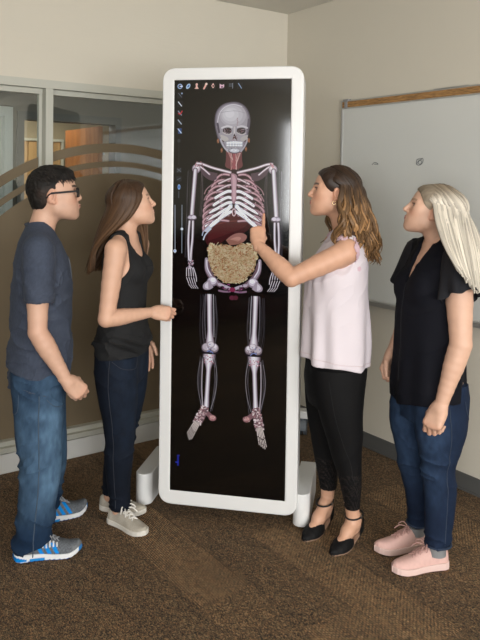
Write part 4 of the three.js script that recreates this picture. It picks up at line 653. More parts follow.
// ------------------------------------------------------------------ person: dark-haired man with glasses
{
  const o = thing('person', 'man with short black hair, black glasses, grey-blue T-shirt, jeans and running shoes', 'person');
  o.position.set(-0.845, 0, -3.18); o.rotation.y = 105 * PI / 180;
  const skin = [0.58, 0.355, 0.255], S = [-0.176, 1.352, -0.072], E = [-0.222, 1.005, -0.07], Wr = [-0.212, 0.79, 0.05], K = [-0.2, 0.728, 0.114];
  const hp = [0, 1.592, -0.006], hs = 1.07, HF = headFrame(hp, 0.1, 0.0, 0, hs), inv = HF.clone().invert();
  const head = moved(headMesh({ skin, brow: [0.012, 0.009, 0.008], browK: 0.95, lip: [0.42, 0.17, 0.14], iris: [0.02, 0.012, 0.008], neck: apply(inv, [0, 1.40, -0.07]), neckR: 0.056, nose: 0.8, lips: 8, jaw: 0.98, stubble: 0.25 }), HF);
  const B = new Field();
  B.cone([0, 1.50, -0.045], [0, 1.38, -0.072], 0.054, 0.06, 0.03).loft([[1.40, 0, -0.13, 0.0, 0.12], [1.32, 0, -0.15, 0.04, 0.165], [1.2, 0, -0.16, 0.055, 0.16], [1.05, 0, -0.16, 0.055, 0.14], [0.9, 0, -0.17, 0.05, 0.15], [0.78, 0, -0.175, 0.045, 0.16]], 0.04);
  for (const q of [-1, 1]) {
    const m = p => [p[0] * -q, p[1], p[2]];
    { const wr = q > 0 ? [-0.212, 0.79, -0.03] : Wr; arms(B, -q, S, q > 0 ? [-0.222, 1.005, -0.09] : E, wr, [0.05, 0.047, 0.0385, 0.0395, 0.0265]); }
    B.chain([[q * 0.09, 0.86, -0.06, 0.08], [q * 0.13, 0.47, -0.05, 0.055], [q * 0.155, 0.08, -0.07 + (q > 0 ? 0.05 : 0), 0.04]], 0.03);
  }
  const tone = (x, y, z) => { const n = noise(x * 40, y * 40, z * 40) * 0.04 + noise(x * 160, y * 160, z * 160) * 0.02; const el = Math.exp(-(((y - E[1]) / 0.05) ** 2)) * 0.2; return mix3(skin, [skin[0], skin[1] * 0.86, skin[2] * 0.82], el).map(v => v * (1 + n)); };
  const body = mesh((x, y, z) => B.d(x, y, z), [-0.3, 0.03, -0.22, 0.3, 1.53, 0.14], 0.0075, tone);
  const fist = { skin, curl: [[0.75, 1.15, 0.6], [0.85, 1.25, 0.7], [0.95, 1.3, 0.7], [1.05, 1.3, 0.7]], thumb: [[0.55, 0.7, 0.45], [0.1, 0.85, 0.6], [-0.35, 0.75, 0.5]], wrist: 0.0255, size: 1.02 };
  const dir = [K[0] - Wr[0], K[1] - Wr[1], K[2] - Wr[2]];
  const hr = moved(handMesh(fist), frame(Wr, dir, [0.85, -0.25, -0.4])), hl = moved(handMesh({ ...fist, sx: -1 }), frame([0.212, 0.79, -0.03], [0, -1, 0.1], [-1, 0, 0]));
  const mb = part('body', geo(body, head, hr, hl), skinMat(), o); mb.userData.label = 'light tan skin of face, neck, arms and hands';
  // T-shirt
  const F = new Field();
  F.loft([[1.462, 0, -0.125, -0.015, 0.068], [1.44, 0, -0.132, -0.008, 0.08], [1.41, 0, -0.146, 0.004, 0.118], [1.37, 0, -0.163, 0.028, 0.168], [1.29, 0, -0.18, 0.062, 0.19], [1.2, 0, -0.189, 0.076, 0.188], [1.05, 0, -0.196, 0.078, 0.178], [0.9, 0, -0.2, 0.08, 0.178], [0.8, 0, -0.203, 0.078, 0.183], [0.68, 0, -0.2, 0.07, 0.186]], 0.02);
  for (const q of [-1, 1]) { const m = p => [p[0] * -q, p[1], p[2]]; F.cone([q * 0.06, 1.415, -0.07], m([-0.15, 1.368, -0.07]), 0.045, 0.05, 0.03); F.cutCone(m([-0.168, 1.345, -0.072]), m([-0.21, 1.125, -0.064]), 0.066, 0.064, 0.03); }
  F.ell(apply(HF, [0, -0.14, 0.02]).map((v, i) => i === 1 ? 1.475 : i === 2 ? -0.058 : 0), [0.064, 0.06, 0.064], 0.006, null, -1);
  const shirt = (x, y, z) => {
    const d = F.d(x, y, z); if (d > 0.06 || d < -0.06) return d;
    const lowb = sst(1.12, 0.82, y), side = Math.abs(x);
    let f = 0.010 * lowb * crease(x, y + 0.25 * z, z, 7, 15, 7, 3) + 0.005 * crease(x, y - 0.3 * z, z, 9, 14, 9, 9) * sst(1.4, 1.2, y) + 0.007 * Math.exp(-(((y - 1.16) / 0.1) ** 2)) * crease(x, y + 0.8 * z, z, 9, 16, 14, 5) * sst(0.1, 0.17, side) + 0.009 * sst(0.95, 0.8, y) * sst(-0.05, -0.16, z) * crease(x, y, z, 6, 24, 6, 14);
    const hem = 0.722 + 0.012 * noise(x * 6, 2, z * 6) - y;
    return Math.max(d - f, hem);
  };
  const heather = (x, y, z) => { const n = noise(x * 300, y * 120, z * 300) * 0.16 + noise(x * 90, y * 90, z * 90) * 0.07 + noise(x * 9, y * 9, z * 9) * 0.05; return [0.052 * (1 + n), 0.064 * (1 + n), 0.094 * (1 + n)]; };
  const ts = part('t_shirt', geo(mesh(shirt, [-0.31, 0.69, -0.24, 0.31, 1.5, 0.12], 0.0065, heather)), clothMat(0.92, { sheen: 0.25, sheenRoughness: 0.7, sheenColor: lin(0.3, 0.33, 0.4) }), o);
  const band = std(lin(0.05, 0.058, 0.078), 0.9), ring = []; for (let i = 0; i <= 28; i++) { const a = i / 28 * 2 * PI; ring.push([Math.sin(a) * 0.064, 1.452 - 0.034 * (0.5 + 0.5 * Math.cos(a)), -0.068 + Math.cos(a) * 0.062]); }
  part('collar', tube(ring.slice(0, -1), 0.0062, 60, 8, true), band, ts);
  part('hem_seam', [seam(shirt, Array.from({ length: 20 }, (_, i) => { const a = i / 19 * 2 * PI; return [Math.sin(a) * 0.19, 0.742, -0.06 + Math.cos(a) * 0.14]; }), 0.0013, 0.0003), seam(shirt, Array.from({ length: 14 }, (_, i) => { const a = i / 13 * 2 * PI; return [-0.212 + Math.sin(a) * 0.066, 1.143, -0.066 + Math.cos(a) * 0.066]; }), 0.0013, 0.0003), seam(shirt, [[-0.14, 1.41, -0.07], [-0.165, 1.36, -0.01], [-0.18, 1.27, -0.005], [-0.18, 1.22, -0.03]], 0.0013, 0.0003)], band, ts);
  part('chest_pocket', [seam(shirt, [[0.02, 1.3, 0.07], [0.055, 1.3, 0.07], [0.09, 1.3, 0.06]], 0.0042, 0.0015), seam(shirt, [[0.02, 1.3, 0.07], [0.02, 1.21, 0.08], [0.055, 1.19, 0.08], [0.09, 1.21, 0.07], [0.09, 1.3, 0.06]], 0.0026, 0.001)], std(lin(0.16, 0.18, 0.22), 0.9), ts);
  // jeans
  const J = new Field();
  J.loft([[0.86, 0, -0.175, 0.06, 0.155], [0.78, 0, -0.188, 0.062, 0.172], [0.72, 0, -0.188, 0.055, 0.175], [0.66, 0, -0.17, 0.04, 0.168]], 0.03);
  J.loft([[0.8, -0.085, -0.185, 0.055, 0.092], [0.7, -0.09, -0.183, 0.046, 0.096], [0.6, -0.1, -0.172, 0.042, 0.094], [0.51, -0.115, -0.163, 0.037, 0.088], [0.42, -0.128, -0.15, 0.034, 0.08], [0.33, -0.14, -0.147, 0.028, 0.076], [0.24, -0.15, -0.152, 0.014, 0.072], [0.14, -0.158, -0.158, 0.0, 0.072], [0.06, -0.166, -0.172, -0.02, 0.068], [0.02, -0.168, -0.176, -0.022, 0.068]], 0.02);
  J.loft([[0.8, 0.085, -0.185, 0.055, 0.092], [0.7, 0.09, -0.17, 0.05, 0.096], [0.6, 0.1, -0.15, 0.055, 0.094], [0.51, 0.115, -0.13, 0.058, 0.088], [0.42, 0.128, -0.11, 0.06, 0.08], [0.33, 0.138, -0.1, 0.062, 0.076], [0.24, 0.145, -0.1, 0.055, 0.072], [0.14, 0.15, -0.098, 0.04, 0.068], [0.04, 0.152, -0.096, 0.03, 0.066]], 0.02);
  const jeans = (x, y, z) => { const d = J.d(x, y, z); if (d > 0.05 || d < -0.05) return d; const kn = Math.exp(-(((y - 0.42) / 0.1) ** 2)), lo = sst(0.3, 0.1, y), hi = sst(0.56, 0.7, y); return d - 0.012 * lo * crease(x, y + 0.2 * z, z, 9, 22, 9, 2) - 0.009 * kn * crease(x, y - 0.5 * z, z, 8, 22, 8, 6) * sst(0.02, -0.1, z) - 0.007 * hi * crease(x, y + 0.6 * z, z, 8, 18, 8, 11) - 0.002 * noise(x * 14, y * 14, z * 14); }, hemCut = (x, y, z) => Math.max(jeans(x, y, z), 0.036 + 0.34 * Math.max(0, z + (x < 0 ? 0.15 : 0.085)) - y);
  const jm = denim([0.009, 0.024, 0.055], [0.085, 0.155, 0.245], (x, y, z) => 0.12 + 0.75 * sst(0.14, 0.3, y) * (0.55 * sst(-0.12, 0.0, z) + 0.45 * sst(-0.06, -0.17, x)) * (1 - 0.5 * sst(0.6, 0.72, y)) - 0.35 * sst(0.18, 0.05, y));
  const js = part('jeans', geo(mesh(hemCut, [-0.26, 0.0, -0.23, 0.26, 0.86, 0.12], 0.0065, jm)), clothMat(0.88), o);
  const st = std(lin(0.05, 0.075, 0.11), 0.85);
  part('seam', [seam(jeans, [[-0.19, 0.72, -0.062], [-0.2, 0.6, -0.065], [-0.205, 0.45, -0.062], [-0.215, 0.3, -0.065], [-0.23, 0.15, -0.08], [-0.24, 0.04, -0.085]], 0.0026, 0.0006), seam(jeans, [[-0.16, 0.72, -0.15], [-0.15, 0.64, -0.16], [-0.11, 0.625, -0.19], [-0.07, 0.64, -0.2], [-0.06, 0.72, -0.2]], 0.0016, 0.0004), seam(jeans, [[-0.19, 0.7, -0.03], [-0.17, 0.665, 0.0], [-0.12, 0.65, 0.035]], 0.0016, 0.0004)], st, js);
  // shoes
  const grey = (x, y, z) => { const w = Math.sin(x * 700 + Math.sin(z * 500)) * Math.sin(z * 900) * 0.25 + noise(x * 300, y * 300, z * 300) * 0.3; return [0.115 * (1 + w), 0.125 * (1 + w), 0.14 * (1 + w)]; };
  const upperColour = sx => (x, y, z) => {
    const t = z / 0.29, out = -sx * x; let c = grey(x, y, z);
    if (t > 0.86 && y < 0.045) c = [0.16, 0.17, 0.18]; if (t > 0.93) c = [0.14, 0.15, 0.16];
    for (let i = 0; i < 3; i++) { const q = 0.095 + i * 0.032 + (0.075 - y) * 0.55; if (Math.abs(z - q) < 0.0085 && y > 0.026 && y < 0.082 && Math.abs(x) > 0.018) c = [0.0, 0.21, 0.62]; }
    if (y > 0.074 && z > 0.07 && z < 0.14 && Math.abs(x) < 0.03) c = [0.01, 0.25, 0.6]; if (Math.abs(x) > 0.012 && Math.abs(x) < 0.026 && z > 0.12 && z < 0.185 && Math.sin(z * 420) > 0.2) c = [0.6, 0.62, 0.64];
    if (t < 0.1 && y > 0.05) c = [0.09, 0.1, 0.115]; return c;
  };
  const soleColour = (x, y, z) => { const t = z / 0.29; if (t < 0.2 && y < 0.03 - t * 0.08 && y > 0.006) return [0.0, 0.2, 0.6]; if (y < 0.0045) return [0.02, 0.09, 0.35]; if (t > 0.95) return [0.02, 0.2, 0.55]; if (t > 0.24 && t < 0.45 && y < 0.016) return [0.02, 0.24, 0.6]; return [0.72, 0.73, 0.75]; };
  const run = sx => ({ L: 0.288, W: 0.05, sx, spring: 0.02, heelLift: 0.006, sole: [[0, 0.036], [0.3, 0.032], [0.6, 0.024], [1, 0.02]], height: [[0, 0.078], [0.06, 0.092], [0.2, 0.088], [0.36, 0.108], [0.5, 0.09], [0.68, 0.066], [0.85, 0.053], [0.95, 0.044], [1, 0.03]], grooves: true, soleOut: 0.003, upperColour: upperColour(sx), soleColour, lace: std(lin(0.3, 0.31, 0.33), 0.8), laceR: 0.0026 });
  const s1 = shoe(run(1), o); s1.g.position.set(-0.168, 0.002, -0.166); s1.g.rotation.y = -0.03;
  const s2 = shoe(run(-1), o); s2.g.position.set(0.142, 0.002, -0.11); s2.g.rotation.y = 0.34;
  // hair: a close cap with cropped tufts
  const Hh = new Field(); Hh.ell([0, 0.034, -0.02], [0.079, 0.088, 0.094], 0.01).ell([0, 0.078, 0.03], [0.058, 0.036, 0.055], 0.03).ell([0, -0.02, -0.05], [0.063, 0.072, 0.05], 0.03);
  Hh.ell([0, -0.035, 0.085], [0.12, 0.105, 0.07], 0.012, [0.12, 0, 0], -1).ell([0, -0.1, 0.0], [0.12, 0.1, 0.05], 0.015, null, -1).ell([0, -0.13, -0.05], [0.12, 0.075, 0.1], 0.012, null, -1);
  const cap = (x, y, z) => { const d = Hh.d(x, y, z); return Math.abs(d) > 0.03 ? d : d - 0.0022 * noise(x * 90, y * 60, z * 60) - 0.0012 * noise(x * 240, y * 120, z * 120); };
  const hc = (x, y, z) => { const n = noise(x * 150, y * 60, z * 60), side = sst(0.045, 0.0, y) * sst(0.055, 0.075, Math.abs(x)); return mix3([0.009 + 0.004 * n, 0.0075 + 0.003 * n, 0.0065 + 0.003 * n], [0.05, 0.032, 0.025], side * 0.8 * (0.7 + 0.5 * n)); };
  const capM = mesh(cap, [-0.1, -0.09, -0.135, 0.1, 0.14, 0.11], 0.004, hc);
  const r = rng(9), L = [];
  for (let i = 0; i < 420; i++) {
    const ph = (r() * 2 - 1) * PI, th = 0.1 + 1.15 * Math.sqrt(r()); let x = Math.sin(th) * Math.sin(ph), y = Math.cos(th), z = Math.sin(th) * Math.cos(ph);
    const p = [x * 0.079, 0.034 + y * 0.088, -0.02 + z * 0.094]; if (p[2] > 0.05 && p[1] < 0.075) continue; if (p[1] < 0.02) continue;
    const fwd = 0.016 + 0.012 * r(), q = [p[0] + x * 0.006 + (r() - 0.5) * 0.008, p[1] + y * 0.008 - 0.006 - 0.008 * Math.max(0, z), p[2] + fwd * (0.55 + 0.45 * Math.max(0, z)) + z * 0.004], e = [q[0] + x * 0.004 + (r() - 0.5) * 0.01, q[1] - 0.012 - 0.012 * Math.max(0, z), q[2] + fwd * 0.45];
    const c = 0.007 + 0.007 * r(); L.push({ p: [p.map((v, k) => v - [x, y, z][k] * 0.006), p, q, e], w: 0.0045, t: 0.0025, c0: [c, c * 0.85, c * 0.75], c1: [c * 1.3, c * 1.05, c * 0.9], o: [0, 0.02, -0.02], seg: 7 });
  }
  for (let i = 0; i < 46; i++) { const u = (i / 45) * 2 - 1, x = u * 0.066, jz = 0.088 - 0.05 * u * u; L.push({ p: [[x * 0.9, 0.104 - 0.012 * u * u, jz - 0.04], [x, 0.094 - 0.016 * u * u, jz - 0.008], [x * 1.03 + (r() - 0.5) * 0.008, 0.083 - 0.018 * u * u, jz + 0.001], [x * 1.05 + (r() - 0.5) * 0.016, 0.062 - 0.02 * u * u - 0.016 * r(), jz + 0.003]], w: 0.0048, t: 0.0026, c0: [0.008, 0.007, 0.006], c1: [0.012, 0.01, 0.009], o: [0, 0.02, -0.02], seg: 8 }); }
  const hm = part('hair', geo(moved(capM, HF), moved(locks(L), HF)), phy(0xffffff, 0.62, { vertexColors: true, specularIntensity: 0.5 }), o); hm.userData.label = 'short cropped black hair';
  // glasses
  const gm = phy(lin(0.008, 0.005, 0.005), 0.5, { specularIntensity: 0.5 }), G = new THREE.Group(); G.name = 'glasses'; G.userData.label = 'black rectangular glasses'; HF.decompose(G.position, G.quaternion, G.scale); o.add(G);
  for (const q of [-1, 1]) {
    const sh = new THREE.Shape(), w = 0.027, h = 0.019, cx = q * 0.034, cy = -0.003; const rr = (s, w, h, r) => { s.moveTo(-w + r, -h); s.lineTo(w - r, -h); s.quadraticCurveTo(w, -h, w, -h + r); s.lineTo(w, h - r); s.quadraticCurveTo(w, h, w - r, h); s.lineTo(-w + r, h); s.quadraticCurveTo(-w, h, -w, h - r); s.lineTo(-w, -h + r); s.quadraticCurveTo(-w, -h, -w + r, -h); return s; };
    rr(sh, w, h, 0.008); sh.holes.push(rr(new THREE.Path(), w - 0.0045, h - 0.004, 0.006));
    const g = new THREE.ExtrudeGeometry(sh, { depth: 0.004, bevelEnabled: true, bevelSize: 0.0008, bevelThickness: 0.0008, bevelSegments: 2 }); g.rotateY(q * 0.16); g.translate(cx, cy, 0.0965);
    part('rim', g, gm, G); const ln = rr(new THREE.Shape(), w - 0.004, h - 0.0035, 0.006), lg = new THREE.ShapeGeometry(ln); lg.rotateY(q * 0.16); lg.translate(cx, cy, 0.099); part('lens', lg, M.glass, G);
    part('temple', [box(q * 0.0845 - 0.002, q * 0.0845 + 0.002, 0.0, 0.0085, -0.012, 0.093, 0.0015), box(Math.min(q * 0.058, q * 0.086), Math.max(q * 0.058, q * 0.086), 0.0005, 0.008, 0.0905, 0.0965, 0.0015), tube([[q * 0.0845, 0.004, -0.01], [q * 0.084, -0.002, -0.022], [q * 0.082, -0.016, -0.032]], 0.0032, 8, 6)], gm, G);
  }
  part('bridge', tube([[-0.009, 0.002, 0.0985], [0, 0.005, 0.1005], [0.009, 0.002, 0.0985]], 0.0028, 10, 6), gm, G);
}

// ---------------- long hair: locks combed from a parting over the head, then hanging to the ends that drape() gives (person's frame)
function longHair(o) {
  const r = rng(o.seed), L = [], HF = o.HF, R = o.shell || [0.084, 0.094, 0.1], C = o.centre || [0, 0.026, -0.016], on = (th, ph, e) => [C[0] + Math.sin(th) * Math.sin(ph) * R[0] * e, C[1] + Math.cos(th) * R[1] * e, C[2] + Math.sin(th) * Math.cos(ph) * R[2] * e], hc = apply(HF, [0, 0, -0.02]);
  for (let i = 0; i < o.n; i++) {
    const s = r() < 0.5 ? -1 : 1, u = Math.pow(r(), o.bias || 0.8), e = mix(0.955, 1.035, r()), part_z = mix(0.078, -0.055, u), px = (o.part || 0);
    const p0 = [px + s * 0.003, C[1] + R[1] * e * Math.sqrt(Math.max(0.1, 1 - ((part_z - C[2]) / R[2]) ** 2 - (px / R[0]) ** 2)), part_z];
    const ph1 = s * mix(o.front, PI, Math.pow(u, 0.9)), th0 = Math.acos(clamp((p0[1] - C[1]) / (R[1] * e), -1, 1)), ph0 = Math.atan2(p0[0] - C[0], p0[2] - C[2]);
    const pa = s * mix(Math.abs(ph0) < 1.6 ? 0.62 : 2.2, Math.abs(ph1), 0.55), q1 = on(mix(th0, o.low || 1.6, 0.42), pa + (ph1 - pa) * 0.25, e), q2 = on(mix(th0, o.low || 1.6, 0.75), pa + (ph1 - pa) * 0.72, e * 1.01), q3 = on(o.low || 1.6, ph1, e * 1.0);
    const P = [p0, q1, q2, q3].map(p => apply(HF, p)), base = P[3], ends = [];
    const wv = o.wave || 0, phs = o.clump ? Math.floor(u * o.clump) * 2.4 + s + r() * 0.9 : r() * 6.28, jx = (r() - 0.5) * (o.jit || 0.02), jz = (r() - 0.5) * (o.jit || 0.02), len = 1 - 0.14 * r() * (o.ragged ?? 1), n = o.hang || 4;
    for (let k = 1; k <= n; k++) { const t = k / n * len, d = o.drape(s, u, t, base, e), a = wv * t; ends.push([d[0] + jx * t + a * Math.sin(phs + t * (o.freq || 9)), d[1], d[2] + jz * t + a * Math.cos(phs * 1.7 + t * (o.freq || 9) * 1.1)]); }
    const c = o.colour(r(), s, u, e); L.push({ p: [...P, ...ends], w: (o.w || 0.009) * (0.7 + 0.6 * r()), t: o.t || 0.0032, c0: c[0], c1: c[1], fade: o.fade || [0.2, 0.95], o: [hc[0], hc[1], hc[2]], seg: o.seg || 22, taper: o.taper ?? 0.8 });
  }
  return locks(L);
}
function hairCap(HF, tint, face = [[0, -0.058, 0.1], [0.13, 0.13, 0.085]], grow = 0) {
  const f = new Field(); f.ell([0, 0.03, -0.018], [0.079 + grow, 0.0885 + grow, 0.096 + grow], 0.01).ell([0, -0.025, -0.06], [0.062, 0.075, 0.05], 0.03).ell([0, 0.06, 0.035], [0.058, 0.044, 0.05], 0.03); for (const q of [-1, 1]) f.ell([q * 0.031, 0.04, 0.02], [0.047, 0.05, 0.052], 0.02); f.ell(face[0], face[1], 0.01, null, -1); f.ell([0, -0.1, 0.03], [0.12, 0.1, 0.055], 0.01, null, -1);
  return moved(mesh((x, y, z) => { const d = f.d(x, y, z); return Math.abs(d) > 0.02 ? d : d - 0.001 * noise(x * 200, y * 40, z * 60); }, [-0.1, -0.12, -0.13, 0.1, 0.14, 0.11], 0.0042, tint), HF);
}
function arms(B, side, S, E, Wr, rad) { // shoulder, elbow, wrist; radii at shoulder, mid upper arm, elbow, upper forearm, wrist
  const up = curveTab([[0, rad[0]], [0.45, rad[1]], [0.85, rad[2] * 1.02], [1, rad[2]]]), lo = curveTab([[0, rad[2]], [0.28, rad[3] * 1.03], [0.7, mix(rad[3], rad[4], 0.62)], [0.92, rad[4] * 1.02], [1, rad[4]]]), P = [];
  for (let k = 0; k <= 6; k++) { const t = k / 6; P.push([side * mix(S[0], E[0], t), mix(S[1], E[1], t), mix(S[2], E[2], t), up(t) * 1.05]); }
  for (let k = 1; k <= 8; k++) { const t = k / 8; P.push([side * mix(E[0], Wr[0], t), mix(E[1], Wr[1], t), mix(E[2], Wr[2], t), lo(t) * mix(1.05, 1, t)]); }
  B.cone(P[0], P[1], P[0][3], P[1][3], 0.03); B.chain(P.slice(1), 0.005);
}
const skinTone = skin => (x, y, z) => { const n = noise(x * 40, y * 40, z * 40) * 0.04 + noise(x * 150, y * 150, z * 150) * 0.02; return skin.map(v => v * (1 + n)); };

// ------------------------------------------------------------------ person: young woman in a black tank top
{
  const o = thing('person', 'young woman with long straight brown hair, charcoal tank top, dark jeans and cream canvas shoes', 'person');
  o.position.set(-0.5, 0, -3.3); o.rotation.y = 78 * PI / 180;
  const skin = [0.60, 0.36, 0.25], HF = headFrame([0.012, 1.547, -0.022], 0.24, 0.44, 0, 0.965), inv = HF.clone().invert();
  const head = moved(headMesh({ skin, fem: 1, brow: [0.09, 0.05, 0.03], browK: 0.6, lip: [0.5, 0.2, 0.17], iris: [0.05, 0.05, 0.04], neck: apply(inv, [0, 1.385, -0.045]), neckR: 0.047, nose: 1.0, lips: 5, lash: 0.8 }), HF);
  const S = [-0.158, 1.338, -0.03], E = [-0.192, 1.03, -0.058], Wr = [-0.03, 1.04, 0.1], B = new Field();
  B.cone([0, 1.45, -0.035], [0, 1.37, -0.05], 0.046, 0.052, 0.03);
  B.loft([[1.39, 0, -0.1, 0.0, 0.07], [1.345, 0, -0.12, 0.018, 0.125], [1.29, 0, -0.135, 0.038, 0.14], [1.235, 0, -0.138, 0.05, 0.14], [1.17, 0, -0.13, 0.045, 0.13], [1.05, 0, -0.125, 0.04, 0.12], [0.95, 0, -0.14, 0.045, 0.14], [0.85, 0, -0.15, 0.045, 0.155], [0.78, 0, -0.15, 0.04, 0.155]], 0.03);
  for (const q of [-1, 1]) { B.cone([q * 0.04, 1.395, -0.045], [q * 0.145, 1.347, -0.035], 0.033, 0.04, 0.03); B.ell([q * 0.06, 1.238, 0.026], [0.054, 0.052, 0.038], 0.025); }
  arms(B, 1, S, E, Wr, [0.045, 0.042, 0.036, 0.036, 0.0232]); arms(B, 1, [0.158, 1.338, -0.03], [0.188, 1.07, -0.08], [0.178, 0.875, -0.012], [0.044, 0.041, 0.034, 0.034, 0.0225]);
  B.chain([[-0.08, 0.82, -0.05, 0.075], [-0.04, 0.45, -0.05, 0.045], [0, 0.07, -0.065, 0.034]], 0.02).chain([[0.08, 0.82, -0.06, 0.075], [0.1, 0.45, -0.1, 0.045], [0.125, 0.07, -0.16, 0.034]], 0.02);
  const body = mesh((x, y, z) => B.d(x, y, z), [-0.26, 0.03, -0.22, 0.26, 1.48, 0.17], 0.0072, skinTone(skin));
  const grip = { skin, curl: [[0.6, 1.2, 0.7], [0.75, 1.3, 0.8], [0.85, 1.35, 0.8], [0.95, 1.35, 0.8]], thumb: [[0.5, 0.75, 0.5], [0.0, 0.9, 0.5], [-0.3, 0.85, 0.4]], wrist: 0.0225, size: 0.9 };
  const hr = moved(handMesh(grip), frame(Wr, [0.42, -0.1, 0.9], [0.88, -0.42, -0.35])), hl = moved(handMesh({ skin, sx: -1, size: 0.92, wrist: 0.0225, curl: [[0.2, 0.3, 0.2], [0.25, 0.35, 0.2], [0.3, 0.4, 0.25], [0.35, 0.45, 0.25]] }), frame([0.178, 0.875, -0.012], [0, -0.97, 0.2], [-1, 0, 0]));
  part('body', geo(body, head, hr, hl), skinMat(), o).userData.label = 'fair skin of face, neck, arms and hands';
  // tank top
  const F = new Field();
  F.loft([[1.40, 0, -0.105, 0.012, 0.115], [1.345, 0, -0.126, 0.026, 0.136], [1.29, 0, -0.142, 0.045, 0.148], [1.235, 0, -0.145, 0.058, 0.147], [1.17, 0, -0.142, 0.055, 0.142], [1.05, 0, -0.142, 0.05, 0.135], [0.97, 0, -0.158, 0.06, 0.152], [0.9, 0, -0.175, 0.063, 0.17], [0.85, 0, -0.175, 0.058, 0.172], [0.8, 0, -0.165, 0.05, 0.168]], 0.02);
  for (const q of [-1, 1]) { F.cone([q * 0.05, 1.398, -0.045], [q * 0.12, 1.36, -0.038], 0.036, 0.042, 0.02); F.ell([q * 0.06, 1.238, 0.03], [0.058, 0.056, 0.042], 0.03); }
  F.ell([0, 1.42, 0.03], [0.074, 0.125, 0.1], 0.006, null, -1).ell([0, 1.45, -0.07], [0.076, 0.085, 0.09], 0.006, null, -1);
  for (const q of [-1, 1]) F.ell([q * 0.188, 1.322, -0.03], [0.104, 0.14, 0.092], 0.006, null, -1);
  const top = (x, y, z) => { const d = F.d(x, y, z); if (d > 0.05 || d < -0.05) return d; const b = Math.exp(-(((y - 0.895) / 0.045) ** 2)), m = sst(1.18, 1.0, y); const f = 0.017 * b * (0.3 + crease(x, y + 0.3 * x + 0.2 * z, z, 8, 30, 8, 4)) + 0.004 * m * crease(x, y + 0.7 * z, z, 8, 16, 10, 2) + 0.002 * crease(x, y - z, z, 10, 14, 12, 8); return Math.max(d - f, 0.838 + 0.018 * noise(x * 9, 1, z * 9) - y + 0.12 * Math.max(0, -0.1 - z)); };
  const tc = (x, y, z) => { const n = noise(x * 200, y * 200, z * 200) * 0.1 + noise(x * 12, y * 12, z * 12) * 0.1; return [0.017 * (1 + n), 0.0175 * (1 + n), 0.0185 * (1 + n)]; };
  const tk = part('tank_top', geo(mesh(top, [-0.24, 0.81, -0.22, 0.24, 1.45, 0.14], 0.0055, tc)), clothMat(0.85, { sheen: 0.15, sheenRoughness: 0.6 }), o);
  const edge = std(lin(0.014, 0.0142, 0.015), 0.8); part('binding', [seam(top, Array.from({ length: 16 }, (_, i) => { const a = -1.9 + i / 15 * 3.8; return [-0.187 + Math.cos(a) * 0.07 * 0.9, 1.31 - Math.cos(a + PI) * 0 + Math.sin(a) * 0.11, -0.03 + 0.06 * 0]; }), 0.0012, 0)], edge, tk);
  // jeans
  const J = new Field(); J.loft([[0.92, 0, -0.15, 0.05, 0.15], [0.85, 0, -0.162, 0.05, 0.162], [0.78, 0, -0.165, 0.046, 0.165], [0.7, 0, -0.155, 0.036, 0.155]], 0.03);
  J.loft([[0.84, -0.08, -0.155, 0.048, 0.088], [0.74, -0.082, -0.155, 0.048, 0.09], [0.62, -0.074, -0.138, 0.046, 0.083], [0.52, -0.06, -0.122, 0.034, 0.073], [0.43, -0.045, -0.118, 0.024, 0.064], [0.35, -0.034, -0.125, 0.016, 0.062], [0.24, -0.02, -0.12, 0.0, 0.056], [0.14, -0.008, -0.112, -0.008, 0.052], [0.075, 0.0, -0.108, -0.008, 0.052]], 0.015);
  J.loft([[0.84, 0.08, -0.155, 0.048, 0.088], [0.74, 0.084, -0.155, 0.045, 0.09], [0.62, 0.09, -0.15, 0.03, 0.083], [0.52, 0.096, -0.148, 0.008, 0.073], [0.43, 0.102, -0.155, -0.015, 0.064], [0.35, 0.108, -0.175, -0.035, 0.062], [0.24, 0.116, -0.19, -0.07, 0.056], [0.14, 0.122, -0.2, -0.096, 0.052], [0.085, 0.125, -0.205, -0.106, 0.052]], 0.015);
  const jeans = (x, y, z) => { const d = J.d(x, y, z); if (d > 0.05 || d < -0.05) return d; const kn = Math.exp(-(((y - 0.42) / 0.07) ** 2)), lo = sst(0.22, 0.1, y); return d - 0.008 * kn * crease(x, y - 0.3 * z, z, 8, 26, 8, 6) - 0.006 * lo * crease(x, y, z, 9, 30, 9, 2) - 0.003 * crease(x, y + 0.5 * z, z, 8, 14, 8, 12) * sst(0.6, 0.75, y); };
  const js = part('jeans', geo(mesh(jeans, [-0.22, 0.05, -0.25, 0.22, 0.93, 0.1], 0.006, denim([0.0035, 0.0055, 0.011], [0.012, 0.021, 0.04], (x, y, z) => 0.12 + 0.45 * sst(-0.1, 0.03, z) * sst(0.25, 0.5, y)))), clothMat(0.85), o);
  part('seam', [seam(jeans, [[-0.165, 0.84, -0.05], [-0.17, 0.7, -0.055], [-0.15, 0.5, -0.05], [-0.1, 0.3, -0.06], [-0.06, 0.1, -0.06]], 0.0018, 0.0004), seam(jeans, [[-0.165, 0.83, -0.04], [-0.14, 0.795, 0.0], [-0.09, 0.79, 0.04], [-0.07, 0.83, 0.05]], 0.0014, 0.0002)], std(lin(0.016, 0.02, 0.03), 0.8), js);
  part('rivet', new THREE.SphereGeometry(0.005, 10, 8).translate(...onSurface(jeans, [[-0.15, 0.835, -0.02], [-0.15, 0.834, -0.02]])[0].toArray()), std(lin(0.6, 0.6, 0.6), 0.3, { metalness: 1 }), js);
  // canvas shoes
  const uc = (x, y, z) => { const n = noise(x * 400, y * 400, z * 400) * 0.12 + noise(x * 40, y * 40, z * 40) * 0.06; return [0.42 * (1 + n), 0.385 * (1 + n), 0.325 * (1 + n)]; }, sc = (x, y, z) => y < 0.004 ? [0.35, 0.3, 0.24] : [0.66, 0.63, 0.57];
